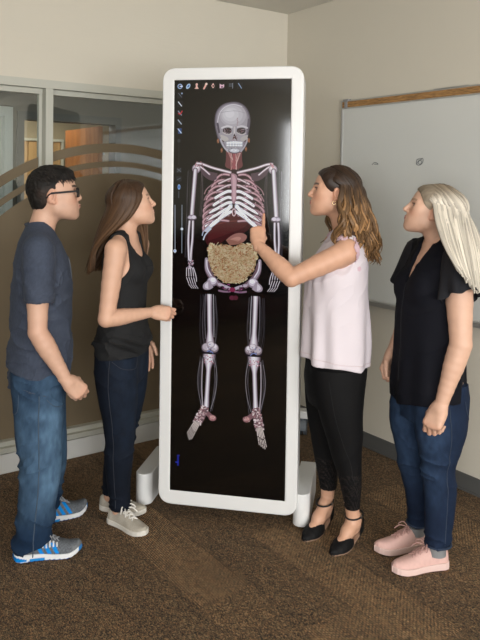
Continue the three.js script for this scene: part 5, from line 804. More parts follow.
  const cv = sx => ({ L: 0.25, W: 0.045, sx, spring: 0.008, sole: [[0, 0.026], [0.5, 0.022], [1, 0.024]], height: [[0, 0.058], [0.06, 0.07], [0.2, 0.064], [0.36, 0.082], [0.5, 0.07], [0.68, 0.052], [0.85, 0.044], [0.95, 0.037], [1, 0.026]], upperColour: uc, soleColour: sc, lace: std(lin(0.72, 0.7, 0.66), 0.8), laceR: 0.0032, laceRows: 4 });
  const a1 = shoe(cv(1), o); a1.g.position.set(0.015, 0.002, -0.118); a1.g.rotation.y = -0.48; const a2 = shoe(cv(-1), o); a2.g.position.set(0.132, 0.002, -0.218); a2.g.rotation.y = -0.04;
  // hair
  const tone = (q, s) => { const k = 0.75 + 0.6 * q; return [[0.05 * k, 0.026 * k, 0.0135 * k], [0.105 * k, 0.056 * k, 0.027 * k]]; };
  const drape = (s, u, t, b, e) => {
    const back = [mix(s * 0.085, 0, u) + (s > 0 ? 0.01 : -0.01), 1.21, -0.2 + 0.035 * (e - 1) * 20 - 0.02 * u];
    if (s < 0) { const end = [mix(-0.1, -0.02, u), 1.2 + 0.03 * (1 - u), mix(-0.15, -0.225, Math.pow(u, 0.6))]; return [mix(b[0], end[0], Math.pow(t, 0.8)) - 0.012 * Math.sin(t * PI), mix(b[1], end[1], t), mix(b[2], end[2], mix(Math.pow(t, 0.85), sst(0.02, 0.75, t), 1 - u))]; }
    if (u < 0.34) { const end = [0.075 + 0.05 * u, 1.27, 0.035 - 0.1 * u]; return [mix(b[0], end[0], t) + 0.012 * Math.sin(t * PI), mix(b[1], end[1], t), mix(b[2], end[2], t) + 0.015 * Math.sin(t * PI)]; }
    return [mix(b[0], back[0], t), mix(b[1], back[1], t), mix(b[2], back[2], Math.pow(t, 0.85))];
  };
  const hl2 = longHair({ seed: 31, n: 460, HF, part: 0.012, front: 0.82, low: 1.66, shell: [0.09, 0.096, 0.1], drape, w: 0.0105, t: 0.0035, colour: tone, jit: 0.018, ragged: 0.7 });
  const inner = new Field(); inner.chain([[0, 1.53, -0.075, 0.062], [-0.01, 1.44, -0.11, 0.05], [-0.015, 1.33, -0.155, 0.034], [-0.02, 1.25, -0.185, 0.018]], 0.03).chain([[-0.055, 1.5, -0.06, 0.014], [-0.07, 1.4, -0.11, 0.014], [-0.065, 1.27, -0.17, 0.01]], 0.02);
  const im = mesh((x, y, z) => inner.d(x, y, z), [-0.13, 1.2, -0.23, 0.1, 1.62, 0.0], 0.008, () => [0.04, 0.022, 0.012]);
  part('hair', geo(hairCap(HF, () => [0.045, 0.024, 0.013]), im, hl2), phy(0xffffff, 0.48, { vertexColors: true, specularIntensity: 0.55 }), o).userData.label = 'long straight brown hair hanging down the back';
}

// ------------------------------------------------------------------ person: woman touching the screen
{
  const o = thing('person', 'woman with wavy golden-brown hair and pale pink blouse touching the screen with one finger', 'person');
  o.position.set(0.447, 0, -3.22); o.rotation.y = -88 * PI / 180;
  const skin = [0.58, 0.33, 0.22], HF = headFrame([0, 1.618, 0.012], 0.13, -0.1, 0, 1.01), inv = HF.clone().invert();
  const head = moved(headMesh({ skin, fem: 1, brow: [0.03, 0.018, 0.012], browK: 0.9, lip: [0.42, 0.12, 0.11], iris: [0.03, 0.018, 0.01], neck: apply(inv, [0, 1.43, -0.04]), neckR: 0.048, nose: 0.98, lips: 6, lash: 0.9 }), HF);
  const S = [0.158, 1.352, -0.018], E = [0.158, 1.238, 0.222], Wr = [0.03, 1.372, 0.364], B = new Field();
  B.cone([0, 1.5, -0.03], [0, 1.41, -0.045], 0.047, 0.054, 0.03);
  B.loft([[1.42, 0, -0.1, 0.005, 0.07], [1.375, 0, -0.12, 0.02, 0.125], [1.31, 0, -0.135, 0.06, 0.145], [1.24, 0, -0.135, 0.09, 0.145], [1.15, 0, -0.13, 0.07, 0.135], [1.02, 0, -0.13, 0.06, 0.13], [0.9, 0, -0.125, 0.06, 0.14], [0.8, 0, -0.115, 0.06, 0.14]], 0.03);
  for (const q of [-1, 1]) { B.cone([q * 0.04, 1.425, -0.045], [q * 0.145, 1.37, -0.025], 0.034, 0.042, 0.03); B.ell([q * 0.062, 1.235, 0.07], [0.058, 0.056, 0.046], 0.025); }
  arms(B, 1, S, E, Wr, [0.05, 0.047, 0.038, 0.04, 0.0245]); arms(B, 1, [-0.158, 1.36, -0.02], [-0.2, 1.07, -0.06], [-0.2, 0.86, -0.05], [0.048, 0.044, 0.037, 0.037, 0.024]);
  B.chain([[0.085, 0.8, -0.02, 0.085], [0.085, 0.42, -0.055, 0.045], [0.056, 0.2, -0.085, 0.034], [0.045, 0.085, -0.098, 0.029], [0.04, 0.06, -0.1, 0.025]], 0.015).chain([[-0.085, 0.8, 0.02, 0.085], [-0.105, 0.42, 0.015, 0.045], [-0.115, 0.2, -0.005, 0.034], [-0.117, 0.085, 0.0, 0.029], [-0.118, 0.06, 0.002, 0.025]], 0.015);
  const feet = [[[0.172, 0.026], 0.8], [[0.048, 0.134], 0.86]];
  for (const [[tx, tz], a] of feet) { const d = [Math.sin(a), Math.cos(a)], P = (t, y, w = 0) => [tx - d[0] * t + d[1] * w, y, tz - d[1] * t - d[0] * w]; B.chain([[...P(0.19, 0.11), 0.029], [...P(0.2, 0.066), 0.022]], 0.01).chain([[...P(0.183, 0.105), 0.029], [...P(0.13, 0.064), 0.027], [...P(0.08, 0.031), 0.02], [...P(0.05, 0.018), 0.01]], 0.02).cone(P(0.2, 0.064), P(0.09, 0.028), 0.021, 0.02, 0.015); }
  const body = mesh((x, y, z) => B.d(x, y, z), [-0.28, 0.005, -0.2, 0.24, 1.53, 0.42], 0.0068, skinTone(skin));
  const st = [0.02, 0.05, 0.04], cl = [[0.9, 1.5, 0.8], [1.0, 1.55, 0.9], [1.05, 1.5, 0.9]];
  const hl = moved(handMesh({ skin, sx: -1, size: 0.93, wrist: 0.0235, curl: [st, ...cl], thumb: [[0.5, 0.75, 0.5], [-0.1, 0.9, 0.45], [-0.45, 0.8, 0.35]] }), frame(Wr, [-0.55, 0.835, -0.02], [-0.83, -0.55, 0.1]));
  const hr = moved(handMesh({ skin, size: 0.93, wrist: 0.0235, curl: [[0.3, 0.4, 0.3], [0.35, 0.45, 0.3], [0.4, 0.5, 0.3], [0.45, 0.5, 0.3]] }), frame([-0.2, 0.86, -0.05], [0.05, -1, 0.05], [1, 0, 0]));
  part('body', geo(body, head, hl, hr), skinMat(), o).userData.label = 'fair skin of face, arms, hands and feet';
  const gold = std(lin(0.75, 0.6, 0.35), 0.25, { metalness: 1 });
  { const f = frame(Wr, [-0.55, 0.835, -0.02], [-0.83, -0.55, 0.1]); const g = new THREE.TorusGeometry(0.0095, 0.0014, 8, 20); g.rotateX(PI / 2 - 0.9); g.translate(0.0095 * 0.93, 0.093, 0.012); g.applyMatrix4(f); part('finger_ring', g, gold, o); const e = new THREE.TorusGeometry(0.008, 0.0014, 6, 18); e.applyMatrix4(new THREE.Matrix4().makeRotationY(PI / 2)); e.translate(0.078, -0.048, -0.002); e.applyMatrix4(HF); part('earring', e, gold, o); }
  // blouse
  const F = new Field();
  F.loft([[1.435, 0, -0.108, 0.015, 0.1], [1.385, 0, -0.128, 0.05, 0.148], [1.31, 0, -0.146, 0.1, 0.168], [1.24, 0, -0.15, 0.132, 0.172], [1.15, 0, -0.152, 0.143, 0.17], [1.02, 0, -0.158, 0.146, 0.172], [0.93, 0, -0.163, 0.146, 0.177], [0.84, 0, -0.158, 0.146, 0.182], [0.76, 0, -0.152, 0.144, 0.184]], 0.02);
  for (const q of [-1, 1]) F.cone([q * 0.055, 1.425, -0.04], [q * 0.125, 1.385, -0.025], 0.04, 0.045, 0.02);
  F.ell([0, 1.46, 0.03], [0.082, 0.085, 0.11], 0.006, null, -1).ell([0, 1.48, -0.05], [0.07, 0.07, 0.08], 0.006, null, -1);
  for (const q of [-1, 1]) F.ell([q * 0.2, 1.325, -0.015 + (q > 0 ? 0.035 : 0)], [0.062, 0.085, 0.092], 0.006, null, -1);
  const blouse = (x, y, z) => { const d = F.d(x, y, z); if (d > 0.06 || d < -0.06) return d; const a = Math.atan2(x, z - 0.0), fl = sst(1.25, 0.85, y), w = Math.sin(a * 9 + 1.3 * noise(x * 5, y * 3, z * 5)) * 0.009 * fl + 0.009 * fl * noise(x * 15, y * 2.2, z * 15); const pl = 0.0035 * sst(1.1, 1.27, y) * sst(0.02, 0.1, z) * Math.sin(x * 130 + a); return Math.max(d - w - pl - 0.0028 * crease(x, y + 0.6 * z, z, 7, 13, 9, 4) * sst(0.9, 1.15, y), 0.842 + 0.02 * Math.cos(a) + 0.006 * Math.sin(a * 5) - y - 0.012); };
  const bc = (x, y, z) => { const n = noise(x * 10, y * 10, z * 10) * 0.03; return [0.64 * (1 + n), 0.585 * (1 + n), 0.625 * (1 + n)]; };
  const bl = part('blouse', geo(mesh(blouse, [-0.25, 0.74, -0.22, 0.25, 1.48, 0.21], 0.0058, bc)), clothMat(0.75, { sheen: 0.3, sheenRoughness: 0.5 }), o);
  part('hem_seam', seam(blouse, Array.from({ length: 26 }, (_, i) => { const a = i / 25 * 2 * PI; return [Math.sin(a) * 0.19, 0.858 + 0.02 * Math.cos(a), Math.cos(a) * 0.15]; }), 0.0016, 0.0004), std(lin(0.6, 0.5, 0.53), 0.8), bl);
  // lace flowers along the armhole of the near shoulder and over both shoulders
  const flower = R => { const s = new THREE.Shape(); for (let i = 0; i <= 60; i++) { const a = i / 60 * 2 * PI, q = R * (0.74 + 0.26 * Math.abs(Math.sin(a * 3))); s[i ? 'lineTo' : 'moveTo'](Math.cos(a) * q, Math.sin(a) * q); } for (let k = 0; k < 6; k++) { const h = new THREE.Path(), a = k * PI / 3 + PI / 6; h.absellipse(Math.cos(a) * R * 0.55, Math.sin(a) * R * 0.55, R * 0.13, R * 0.13, 0, 2 * PI, false, 0); s.holes.push(h); } return new THREE.ExtrudeGeometry(s, { depth: 0.0012, bevelEnabled: true, bevelSize: 0.0008, bevelThickness: 0.0008, bevelSegments: 1 }); };
  const lace = std(lin(0.62, 0.44, 0.5), 0.85), union = (x, y, z) => Math.min(F.d(x, y, z), B.d(x, y, z));
  const put = (p, R, par) => { const q = onSurface(union, [p, [p[0], p[1] + 0.0005, p[2]]], 0.002)[0], h = 0.003, n = new THREE.Vector3(union(q.x + h, q.y, q.z) - union(q.x - h, q.y, q.z), union(q.x, q.y + h, q.z) - union(q.x, q.y - h, q.z), union(q.x, q.y, q.z + h) - union(q.x, q.y, q.z - h)).normalize(); const g = flower(R); g.applyMatrix4(new THREE.Matrix4().makeRotationFromQuaternion(new THREE.Quaternion().setFromUnitVectors(new THREE.Vector3(0, 0, 1), n)).setPosition(q)); part('lace_flower', g, lace, par); };
  for (const q of [-1, 1]) for (const [x, y, z, R] of [[0.11, 1.43, 0.055, 0.015], [0.125, 1.43, 0.035, 0.016], [0.14, 1.42, 0.012, 0.016], [0.155, 1.41, -0.012, 0.017], [0.178, 1.37, -0.048, 0.021], [0.186, 1.345, -0.066, 0.018], [0.178, 1.31, -0.088, 0.014], [0.165, 1.39, -0.07, 0.018], [0.175, 1.28, -0.096, 0.011], [0.14, 1.4, -0.06, 0.017]]) put([q * x, y, z], R, bl);
  // leggings with a perforated panel on the shins
  const J = new Field(); J.loft([[0.86, 0, -0.135, 0.11, 0.165], [0.78, 0, -0.14, 0.135, 0.172], [0.7, 0, -0.125, 0.13, 0.165], [0.64, 0, -0.11, 0.115, 0.155]], 0.03);
  J.loft([[0.82, 0.085, -0.14, 0.115, 0.09], [0.7, 0.088, -0.128, 0.1, 0.09], [0.6, 0.09, -0.122, 0.075, 0.084], [0.51, 0.09, -0.124, 0.045, 0.074], [0.42, 0.086, -0.12, 0.018, 0.064], [0.34, 0.078, -0.124, -0.01, 0.06], [0.265, 0.07, -0.126, -0.03, 0.054], [0.21, 0.062, -0.125, -0.044, 0.047], [0.165, 0.056, -0.124, -0.052, 0.041]], 0.015);
  J.loft([[0.82, -0.085, -0.12, 0.12, 0.09], [0.7, -0.088, -0.1, 0.122, 0.088], [0.6, -0.094, -0.08, 0.114, 0.082], [0.51, -0.1, -0.07, 0.1, 0.074], [0.42, -0.105, -0.055, 0.082, 0.064], [0.33, -0.11, -0.052, 0.066, 0.058], [0.26, -0.113, -0.05, 0.05, 0.051], [0.21, -0.115, -0.048, 0.04, 0.045], [0.18, -0.116, -0.046, 0.036, 0.041]], 0.015);
  const leg = (x, y, z) => { const d = J.d(x, y, z); if (d > 0.03 || d < -0.03) return d; const p = y < 0.36 ? 0.0016 * sst(0.36, 0.31, y) * (Math.sin(y * 640) * Math.sin((x + z) * 420 + Math.floor(y * 101.8) * PI) > 0.25 ? 1 : 0) : 0; return d + p - 0.0022 * crease(x, y + 0.4 * z, z, 7, 16, 8, 5) * Math.exp(-(((y - 0.46) / 0.08) ** 2)); };
  const lc = (x, y, z) => { const p = y < 0.345 && Math.sin(y * 640) * Math.sin((x + z) * 420 + Math.floor(y * 101.8) * PI) > 0.25; const n = noise(x * 30, y * 30, z * 30) * 0.1; return p ? [0.02, 0.016, 0.015] : [0.0035 * (1 + n), 0.0035 * (1 + n), 0.004 * (1 + n)]; };
  const lg = part('leggings', geo(mesh(leg, [-0.2, 0.14, -0.17, 0.2, 0.87, 0.17], 0.0052, lc)), clothMat(0.75), o);
  part('seam', seam(leg, [[0.17, 0.78, 0.05], [0.175, 0.62, 0.02], [0.16, 0.5, -0.02], [0.14, 0.4, -0.06], [0.12, 0.3, -0.075]], 0.0012, 0.0003), std(lin(0.004, 0.004, 0.0045), 0.8), lg);
  // pointed black ankle-strap shoes on low block heels
  const blk = phy(lin(0.006, 0.006, 0.0065), 0.6);
  for (const [[tx, tz], a] of feet) {
    const G = new THREE.Group(); G.name = 'shoe'; G.userData.label = 'black pointed shoe with ankle strap and low heel'; G.position.set(tx, 0.001, tz); G.rotation.y = a; o.add(G);
    const hwT = curveTab([[0, 0], [0.02, 0.35], [0.1, 0.62], [0.2, 0.9], [0.3, 1], [0.45, 0.92], [0.62, 0.74], [0.85, 0.72], [0.96, 0.55], [1, 0]]), hT = curveTab([[0, 0.012], [0.08, 0.022], [0.2, 0.033], [0.3, 0.044], [0.45, 0.06], [1, 0.09]]), base = t => 0.042 * sst(0.42, 0.95, t);
    const op = new Field().ell([0, 0.062, -0.155], [0.036, 0.05, 0.09]), fr = (x, y, z) => { const t = clamp(-z / 0.24, 0, 1), w = 0.043 * hwT(t), b = base(t), h = 0.006 + hT(t); const e = Math.pow(Math.pow(Math.abs(x) / Math.max(0.003, w), 2.3) + Math.pow(Math.max(0, y - b) / h, 2.3), 1 / 2.3), dz = Math.max(z, -0.24 - z); return Math.max((e - 1) * Math.min(Math.max(w, 0.003), h) * 0.8, b - y, dz, -z - 0.135, -op.p[0].fn(x, y, z)); };
    const heelCup = (x, y, z) => { const t = clamp(-z / 0.24, 0, 1), w = 0.034 * hwT(t) / 0.74, b = base(t), e = Math.abs(x) - w; return Math.max(e, b - y, y - b - 0.062 + 0.5 * (1 - t) * 0.3, -z - 0.242, z + 0.185 + 0.6 * (y - b) * 0.2, -(Math.max(e + 0.0035, -z - 0.238))); };
    const insole = (x, y, z) => { const t = clamp(-z / 0.24, 0, 1), w = 0.043 * hwT(t), b = base(t); return Math.max((Math.abs(x) - w) * 0.8, y - b - 0.006, b - 0.003 - y, z, -0.241 - z); };
    const bxs = [-0.06, -0.008, -0.25, 0.06, 0.13, 0.008], col = (x, y, z) => [0.0065, 0.0065, 0.007];
    part('vamp', geo(mesh(fr, bxs, 0.0028, col)), clothMat(0.65), G); part('heel_cup', geo(mesh(heelCup, bxs, 0.0028, col)), clothMat(0.65), G);
    part('sole', geo(mesh(insole, bxs, 0.0028, (x, y, z) => y < base(clamp(-z / 0.24, 0, 1)) ? [0.01, 0.01, 0.01] : [0.3, 0.19, 0.13])), clothMat(0.7), G);
    part('heel', new THREE.CylinderGeometry(0.021, 0.016, 0.042, 18).scale(1, 1, 0.85).translate(0, 0.021, -0.214), phy(lin(0.05, 0.024, 0.016), 0.5), G);
    const rg = []; for (let i = 0; i < 24; i++) { const q = i / 24 * 2 * PI; rg.push([Math.sin(q) * 0.0385, 0.122 - 0.006 * Math.cos(q), -0.184 + Math.cos(q) * 0.046]); }
    part('ankle_strap', tube(rg, 0.0042, 50, 6, true), blk, G); part('buckle', box(0.037, 0.043, 0.116, 0.128, -0.19, -0.178, 0.001), std(lin(0.3, 0.3, 0.3), 0.3, { metalness: 1 }), G);
  }
  // hair: waved, dark at the roots, golden at the ends
  const colour = (q, s, u) => { const k = 0.55 + 0.8 * q, g = q > 0.7 ? 1.6 : 1; return [[0.032 * k, 0.017 * k, 0.0095 * k], [0.165 * k * g, 0.09 * k * g, 0.038 * k * g]]; };
  const drape = (s, u, t, b, e) => {
    const end = [mix(s * 0.12, s * 0.02, u) + 0.012 * s, mix(1.37, 1.285, Math.pow(u, 0.7)) - 0.02 * (1 - e) * 10, mix(0.03, -0.175, Math.pow(u, 0.75))];
    const out = Math.sin(t * PI * 0.9) * 0.03; return [mix(b[0], end[0], t) + s * out * (1 - u), mix(b[1], end[1], t), mix(b[2], end[2], Math.pow(t, 0.9)) - out * u];
  };
  const h = longHair({ seed: 41, n: 560, HF, part: 0.016, front: 1.6, low: 1.45, drape, w: 0.0085, t: 0.0045, colour, wave: 0.026, freq: 11.5, clump: 13, shell: [0.086, 0.097, 0.104], hang: 8, seg: 30, jit: 0.03, fade: [0.18, 0.7], ragged: 1.1, taper: 0.75 });
  const inner = new Field(); inner.chain([[0, 1.6, -0.07, 0.07], [0, 1.5, -0.09, 0.07], [0, 1.42, -0.1, 0.062], [0, 1.35, -0.11, 0.04]], 0.03).chain([[0.07, 1.55, -0.03, 0.03], [0.09, 1.45, -0.04, 0.035], [0.09, 1.4, -0.06, 0.03]], 0.02).chain([[-0.07, 1.55, -0.03, 0.03], [-0.09, 1.45, -0.04, 0.035], [-0.09, 1.4, -0.06, 0.03]], 0.02);
  part('hair', geo(hairCap(HF, () => [0.025, 0.014, 0.009]), mesh((x, y, z) => inner.d(x, y, z), [-0.14, 1.3, -0.18, 0.14, 1.7, 0.04], 0.008, () => [0.04, 0.02, 0.01]), h), phy(0xffffff, 0.45, { vertexColors: true, specularIntensity: 0.6 }), o).userData.label = 'shoulder-length wavy hair, dark at the roots and golden at the ends';
}

// ------------------------------------------------------------------ person: blonde woman in a navy blouse
{
  const o = thing('person', 'woman with long pale blonde hair, navy flutter-sleeve blouse, blue jeans and pink sneakers', 'person');
  o.position.set(0.78, 0, -3.05); o.rotation.y = -75 * PI / 180;
  const skin = [0.60, 0.37, 0.265], HF = headFrame([0, 1.545, -0.066], 0.28, -0.42, 0, 0.985), inv = HF.clone().invert();
  const head = moved(headMesh({ skin, fem: 1, brow: [0.16, 0.1, 0.06], browK: 0.6, lip: [0.5, 0.19, 0.18], iris: [0.05, 0.07, 0.08], neck: apply(inv, [0, 1.375, -0.105]), neckR: 0.05, nose: 1.05, lips: 5, lash: 0.8, jaw: 0.95 }), HF);
  const S = [0.168, 1.335, -0.1], E = [0.226, 1.0, -0.085], Wr = [0.206, 0.748, -0.012], B = new Field();
  B.cone([0, 1.45, -0.095], [0, 1.365, -0.105], 0.049, 0.056, 0.03);
  B.loft([[1.385, 0, -0.16, -0.045, 0.075], [1.34, 0, -0.185, -0.02, 0.14], [1.27, 0, -0.2, 0.02, 0.158], [1.2, 0, -0.205, 0.038, 0.158], [1.1, 0, -0.2, 0.03, 0.15], [0.98, 0, -0.195, 0.03, 0.15], [0.86, 0, -0.2, 0.04, 0.172], [0.76, 0, -0.195, 0.045, 0.175]], 0.03);
  for (const q of [-1, 1]) { B.cone([q * 0.04, 1.395, -0.105], [q * 0.15, 1.35, -0.1], 0.037, 0.046, 0.03); B.ell([q * 0.065, 1.205, 0.012], [0.062, 0.06, 0.045], 0.025); }
  arms(B, 1, S, E, Wr, [0.056, 0.053, 0.0435, 0.041, 0.027]); arms(B, 1, [-0.168, 1.335, -0.1], [-0.215, 1.03, -0.09], [-0.2, 0.875, 0.0], [0.056, 0.052, 0.042, 0.04, 0.027]);
  B.chain([[0.09, 0.8, -0.08, 0.09], [0.1, 0.42, -0.08, 0.04], [0.104, 0.09, -0.072, 0.03]], 0.015).chain([[-0.09, 0.8, -0.06, 0.09], [-0.088, 0.42, -0.06, 0.04], [-0.075, 0.09, -0.074, 0.028]], 0.015);
  const body = mesh((x, y, z) => B.d(x, y, z), [-0.3, 0.04, -0.27, 0.31, 1.48, 0.09], 0.0072, skinTone(skin));
  const half = { skin, wrist: 0.0258, size: 1.06, curl: [[0.7, 1.0, 0.5], [0.8, 1.05, 0.55], [0.85, 1.1, 0.6], [0.9, 1.1, 0.6]], thumb: [[0.5, 0.75, 0.4], [0.05, 0.9, 0.4], [-0.2, 0.9, 0.3]] };
  const hl = moved(handMesh({ ...half, sx: -1 }), frame(Wr, [-0.06, -0.91, 0.4], [-0.55, -0.35, -0.75])), hr = moved(handMesh(half), frame([-0.2, 0.875, 0.0], [0.05, -0.92, 0.36], [0.9, 0, -0.3]));
  part('body', geo(body, head, hl, hr), skinMat(), o).userData.label = 'fair skin of face, neck, arms and hands';
  // blouse
  const F = new Field();
  F.loft([[1.402, 0, -0.168, -0.038, 0.115], [1.345, 0, -0.192, -0.008, 0.155], [1.27, 0, -0.208, 0.032, 0.17], [1.2, 0, -0.213, 0.054, 0.172], [1.1, 0, -0.21, 0.068, 0.172], [0.97, 0, -0.21, 0.072, 0.178], [0.85, 0, -0.215, 0.075, 0.188], [0.76, 0, -0.21, 0.082, 0.194], [0.66, 0, -0.205, 0.078, 0.194]], 0.02);
  for (const q of [-1, 1]) { F.cone([q * 0.06, 1.393, -0.105], [q * 0.17, 1.345, -0.1], 0.042, 0.056, 0.02); F.ell([q * 0.065, 1.205, 0.016], [0.066, 0.066, 0.048], 0.03); }
  F.ell([0, 1.43, -0.1], [0.07, 0.062, 0.085], 0.006, null, -1);
  F.add((x, y, z) => { const w = 0.044 * clamp((y - 1.228) / 0.15, -0.2, 1.3); return Math.max(Math.abs(x) - w, 1.228 - y, -0.06 - z) * 0.85; }, [0, 1.3, 0], 0.3, 0.004, -1);
  for (const q of [-1, 1]) F.ell([q * 0.225, 1.27, -0.1], [0.06, 0.08, 0.08], 0.006, null, -1);
  const blouse = (x, y, z) => { const d = F.d(x, y, z); if (d > 0.06 || d < -0.06) return d; const a = Math.atan2(x, z + 0.08), fl = sst(1.15, 0.75, y); return Math.max(d - 0.006 * fl * Math.sin(a * 8 + 2 * noise(x * 4, y * 3, z * 4)) - 0.003 * crease(x, y + 0.5 * z, z, 7, 12, 8, 3), 0.706 + 0.03 * Math.abs(Math.sin(a)) - 0.012 * Math.cos(a) - y); };
  const nv = (x, y, z) => { const n = noise(x * 30, y * 30, z * 30) * 0.08; return [0.0036 * (1 + n), 0.004 * (1 + n), 0.0075 * (1 + n)]; };
  const bl = part('blouse', geo(mesh(blouse, [-0.26, 0.65, -0.27, 0.26, 1.46, 0.12], 0.0058, nv)), clothMat(0.85), o);
  const flutter = q => { // a cap of cloth set on the shoulder, flaring into waves at its edge
    const P = [], I = [], na = 72, ns = 10, ax = new THREE.Vector3(q * 0.25, -0.97, 0.03).normalize(), c0 = new THREE.Vector3(q * 0.15, 1.398, -0.1), e1 = new THREE.Vector3(0, 0, 1), e2 = new THREE.Vector3().crossVectors(ax, e1).normalize(), n2 = new THREE.Vector3(), pt = new THREE.Vector3();
    for (let lay = 0; lay < 2; lay++) for (let j = 0; j <= ns; j++) for (let i = 0; i <= na; i++) { const a = i / na * 2 * PI, s = j / ns, w = Math.sin(a * 7 + q) * 0.014 * s * s * s, R = mix(0.036, 0.09, Math.pow(s, 0.45)) + w - lay * 0.0022, under = 0.5 + 0.5 * Math.cos(Math.atan2(Math.sin(a) * q, Math.cos(a)) + PI / 2), len = mix(0.24, 0.195, under) + 0.006 * Math.sin(a * 7 + 1.5 + q) * s; pt.copy(c0).addScaledVector(ax, s * len).addScaledVector(e1, Math.cos(a) * R).addScaledVector(e2, Math.sin(a) * R); P.push(pt.x, pt.y, pt.z); }
    const row = na + 1, off = row * (ns + 1); for (let j = 0; j < ns; j++) for (let i = 0; i < na; i++) { const a = j * row + i; I.push(a, a + 1, a + row, a + 1, a + row + 1, a + row); const b = a + off; I.push(b, b + row, b + 1, b + 1, b + row, b + row + 1); } for (let i = 0; i < na; i++) { const a = ns * row + i; I.push(a, a + 1, a + off, a + 1, a + off + 1, a + off); }
    const g = new THREE.BufferGeometry(); g.setAttribute('position', new THREE.Float32BufferAttribute(P, 3)); g.setIndex(I); g.computeVertexNormals(); return g;
  };
  const nm = phy(lin(0.0036, 0.004, 0.0075), 0.85, { side: THREE.DoubleSide }); for (const q of [-1, 1]) part('flutter_sleeve', flutter(q), nm, bl);
  part('placket', seam(blouse, [[0.004, 1.228, 0.05], [0.004, 1.05, 0.06], [0.004, 0.8, 0.085]], 0.0022, 0.0004), nm, bl);
  // jeans
  const J = new Field(); J.loft([[0.84, 0, -0.2, 0.035, 0.172], [0.78, 0, -0.206, 0.038, 0.176], [0.7, 0, -0.2, 0.045, 0.176], [0.63, 0, -0.185, 0.045, 0.165]], 0.03);
  J.loft([[0.8, 0.088, -0.203, 0.036, 0.094], [0.7, 0.094, -0.205, 0.042, 0.1], [0.59, 0.1, -0.19, 0.034, 0.097], [0.5, 0.1, -0.166, 0.014, 0.078], [0.42, 0.1, -0.152, 0.004, 0.066], [0.33, 0.1, -0.154, -0.01, 0.063], [0.24, 0.102, -0.146, -0.014, 0.057], [0.16, 0.103, -0.136, -0.014, 0.055], [0.1, 0.104, -0.13, -0.018, 0.052]], 0.015);
  J.loft([[0.8, -0.088, -0.19, 0.038, 0.094], [0.7, -0.094, -0.18, 0.052, 0.1], [0.59, -0.096, -0.16, 0.056, 0.097], [0.5, -0.094, -0.14, 0.04, 0.084], [0.42, -0.09, -0.125, 0.026, 0.073], [0.33, -0.086, -0.13, 0.0, 0.07], [0.24, -0.08, -0.128, -0.022, 0.06], [0.16, -0.077, -0.122, -0.03, 0.053], [0.105, -0.075, -0.118, -0.03, 0.05]], 0.015);
  const jeans = (x, y, z) => { const d = J.d(x, y, z); if (d > 0.05 || d < -0.05) return d; const kn = Math.exp(-(((y - 0.44) / 0.08) ** 2)), lo = sst(0.24, 0.1, y); return d - 0.008 * kn * crease(x, y - 0.2 * z, z, 8, 24, 8, 6) - 0.005 * lo * crease(x, y, z, 9, 30, 9, 2) - 0.003 * crease(x, y + 0.5 * z, z, 8, 14, 8, 12) * sst(0.55, 0.7, y); };
  const js = part('jeans', geo(mesh(jeans, [-0.24, 0.08, -0.26, 0.25, 0.85, 0.11], 0.006, denim([0.0055, 0.0115, 0.03], [0.03, 0.058, 0.115], (x, y, z) => 0.12 + 0.6 * sst(-0.1, 0.02, z) * sst(0.2, 0.42, y) * (1 - 0.4 * sst(0.6, 0.75, y))))), clothMat(0.85), o);
  part('seam', [seam(jeans, [[0.19, 0.74, -0.06], [0.2, 0.6, -0.07], [0.185, 0.45, -0.075], [0.17, 0.3, -0.08], [0.16, 0.12, -0.075]], 0.0018, 0.0004), seam(jeans, [[0.16, 0.74, -0.14], [0.165, 0.7, -0.15], [0.15, 0.66, -0.17], [0.1, 0.64, -0.2]], 0.0016, 0.0004)], std(lin(0.022, 0.035, 0.06), 0.8), js);
  part('cuff', [[0.104, 0.105, -0.074, 0.0545, 0.058], [-0.075, 0.11, -0.074, 0.0525, 0.047]].map(([x, y, z, a, b]) => tube(Array.from({ length: 20 }, (_, i) => [x + Math.sin(i / 20 * 2 * PI) * a * 0.95, y, z + Math.cos(i / 20 * 2 * PI) * b * 0.97]), 0.005, 40, 6, true)), std(lin(0.016, 0.03, 0.06), 0.85), js);
  // socks and sneakers
  const sock = std(lin(0.2, 0.205, 0.21), 0.9); for (const x of [0.104, -0.075]) part('sock', new THREE.CylinderGeometry(0.0385, 0.041, 0.035, 24).translate(x, 0.078, -0.068), sock, o);
  const uc = (x, y, z) => { const n = noise(x * 120, y * 120, z * 120) * 0.04; return [0.62 * (1 + n), 0.40 * (1 + n), 0.36 * (1 + n)]; }, sc = (x, y, z) => y < 0.004 ? [0.5, 0.3, 0.27] : [0.68, 0.5, 0.46];
  const sn = sx => ({ L: 0.262, W: 0.046, sx, spring: 0.006, sole: [[0, 0.032], [0.5, 0.028], [1, 0.027]], height: [[0, 0.068], [0.06, 0.08], [0.2, 0.07], [0.36, 0.092], [0.5, 0.08], [0.68, 0.061], [0.85, 0.052], [0.95, 0.045], [1, 0.032]], soleOut: 0.0035, rough: 0.5, upperColour: uc, soleColour: sc, lace: std(lin(0.5, 0.3, 0.27), 0.7), laceR: 0.0024, laceRows: 5 });
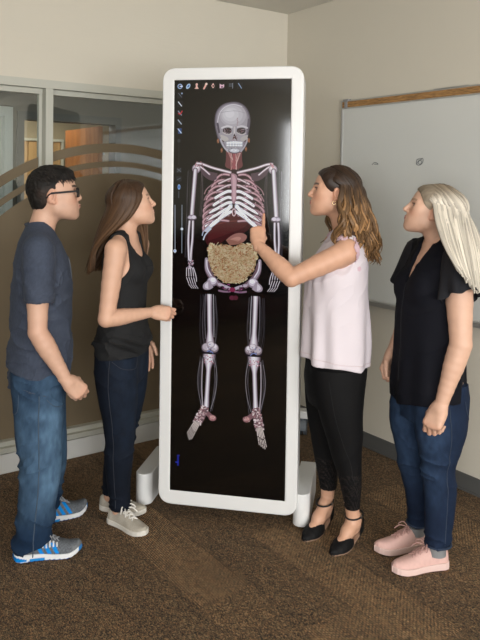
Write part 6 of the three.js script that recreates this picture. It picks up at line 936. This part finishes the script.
  const a1 = shoe(sn(-1), o); a1.g.position.set(0.104, 0.002, -0.122); a1.g.rotation.y = 0.02; const a2 = shoe(sn(1), o); a2.g.position.set(-0.076, 0.002, -0.124); a2.g.rotation.y = 0.0;
  // hair
  const colour = (q, s, u) => { const k = 0.6 + 0.62 * q; return [[0.21 * k, 0.165 * k, 0.115 * k], [0.58 * k, 0.53 * k, 0.45 * k]]; };
  const drape = (s, u, t, b, e) => { const end = s > 0 ? [mix(0.312, 0.285, u), mix(1.315, 1.22, Math.min(1, u * 1.9)), mix(-0.015, -0.165, Math.pow(u, 0.9))] : [mix(-0.12, -0.01, u), 1.205, mix(-0.16, -0.262, u)]; return [mix(b[0], end[0], Math.pow(t, 0.95)) + s * 0.014 * Math.sin(t * PI), mix(b[1], end[1], t), mix(b[2], end[2], Math.pow(t, mix(0.8, 0.9, u))) - 0.022 * Math.sin(t * PI) * u + 0.034 * Math.sin(t * PI) * (1 - u)]; };
  const h = longHair({ seed: 51, n: 620, HF, part: 0.02, front: 1.22, low: 1.5, shell: [0.09, 0.098, 0.12], centre: [0, 0.028, -0.034], drape, w: 0.0108, t: 0.0036, colour, jit: 0.018, fade: [0.02, 0.32], ragged: 0.8 });
  const inner = new Field(); inner.chain([[0, 1.54, -0.13, 0.065], [0.01, 1.44, -0.175, 0.058], [0.03, 1.33, -0.205, 0.045], [0.04, 1.25, -0.225, 0.028]], 0.03).chain([[0.07, 1.5, -0.11, 0.025], [0.09, 1.38, -0.145, 0.028], [0.09, 1.27, -0.175, 0.02]], 0.02);
  part('hair', geo(hairCap(HF, (x, y, z) => { const n = noise(x * 200, y * 40, z * 60); const k = y > 0.03 ? 0.72 : 1; return [(0.27 + 0.06 * n) * k, (0.22 + 0.05 * n) * k, (0.16 + 0.04 * n) * k]; }), mesh((x, y, z) => inner.d(x, y, z), [-0.1, 1.2, -0.27, 0.14, 1.63, -0.05], 0.008, () => [0.45, 0.39, 0.29]), h), phy(0xffffff, 0.5, { vertexColors: true, specularIntensity: 0.5 }), o).userData.label = 'long straight pale blonde hair with darker roots';
}

renderer.render(scene, camera);
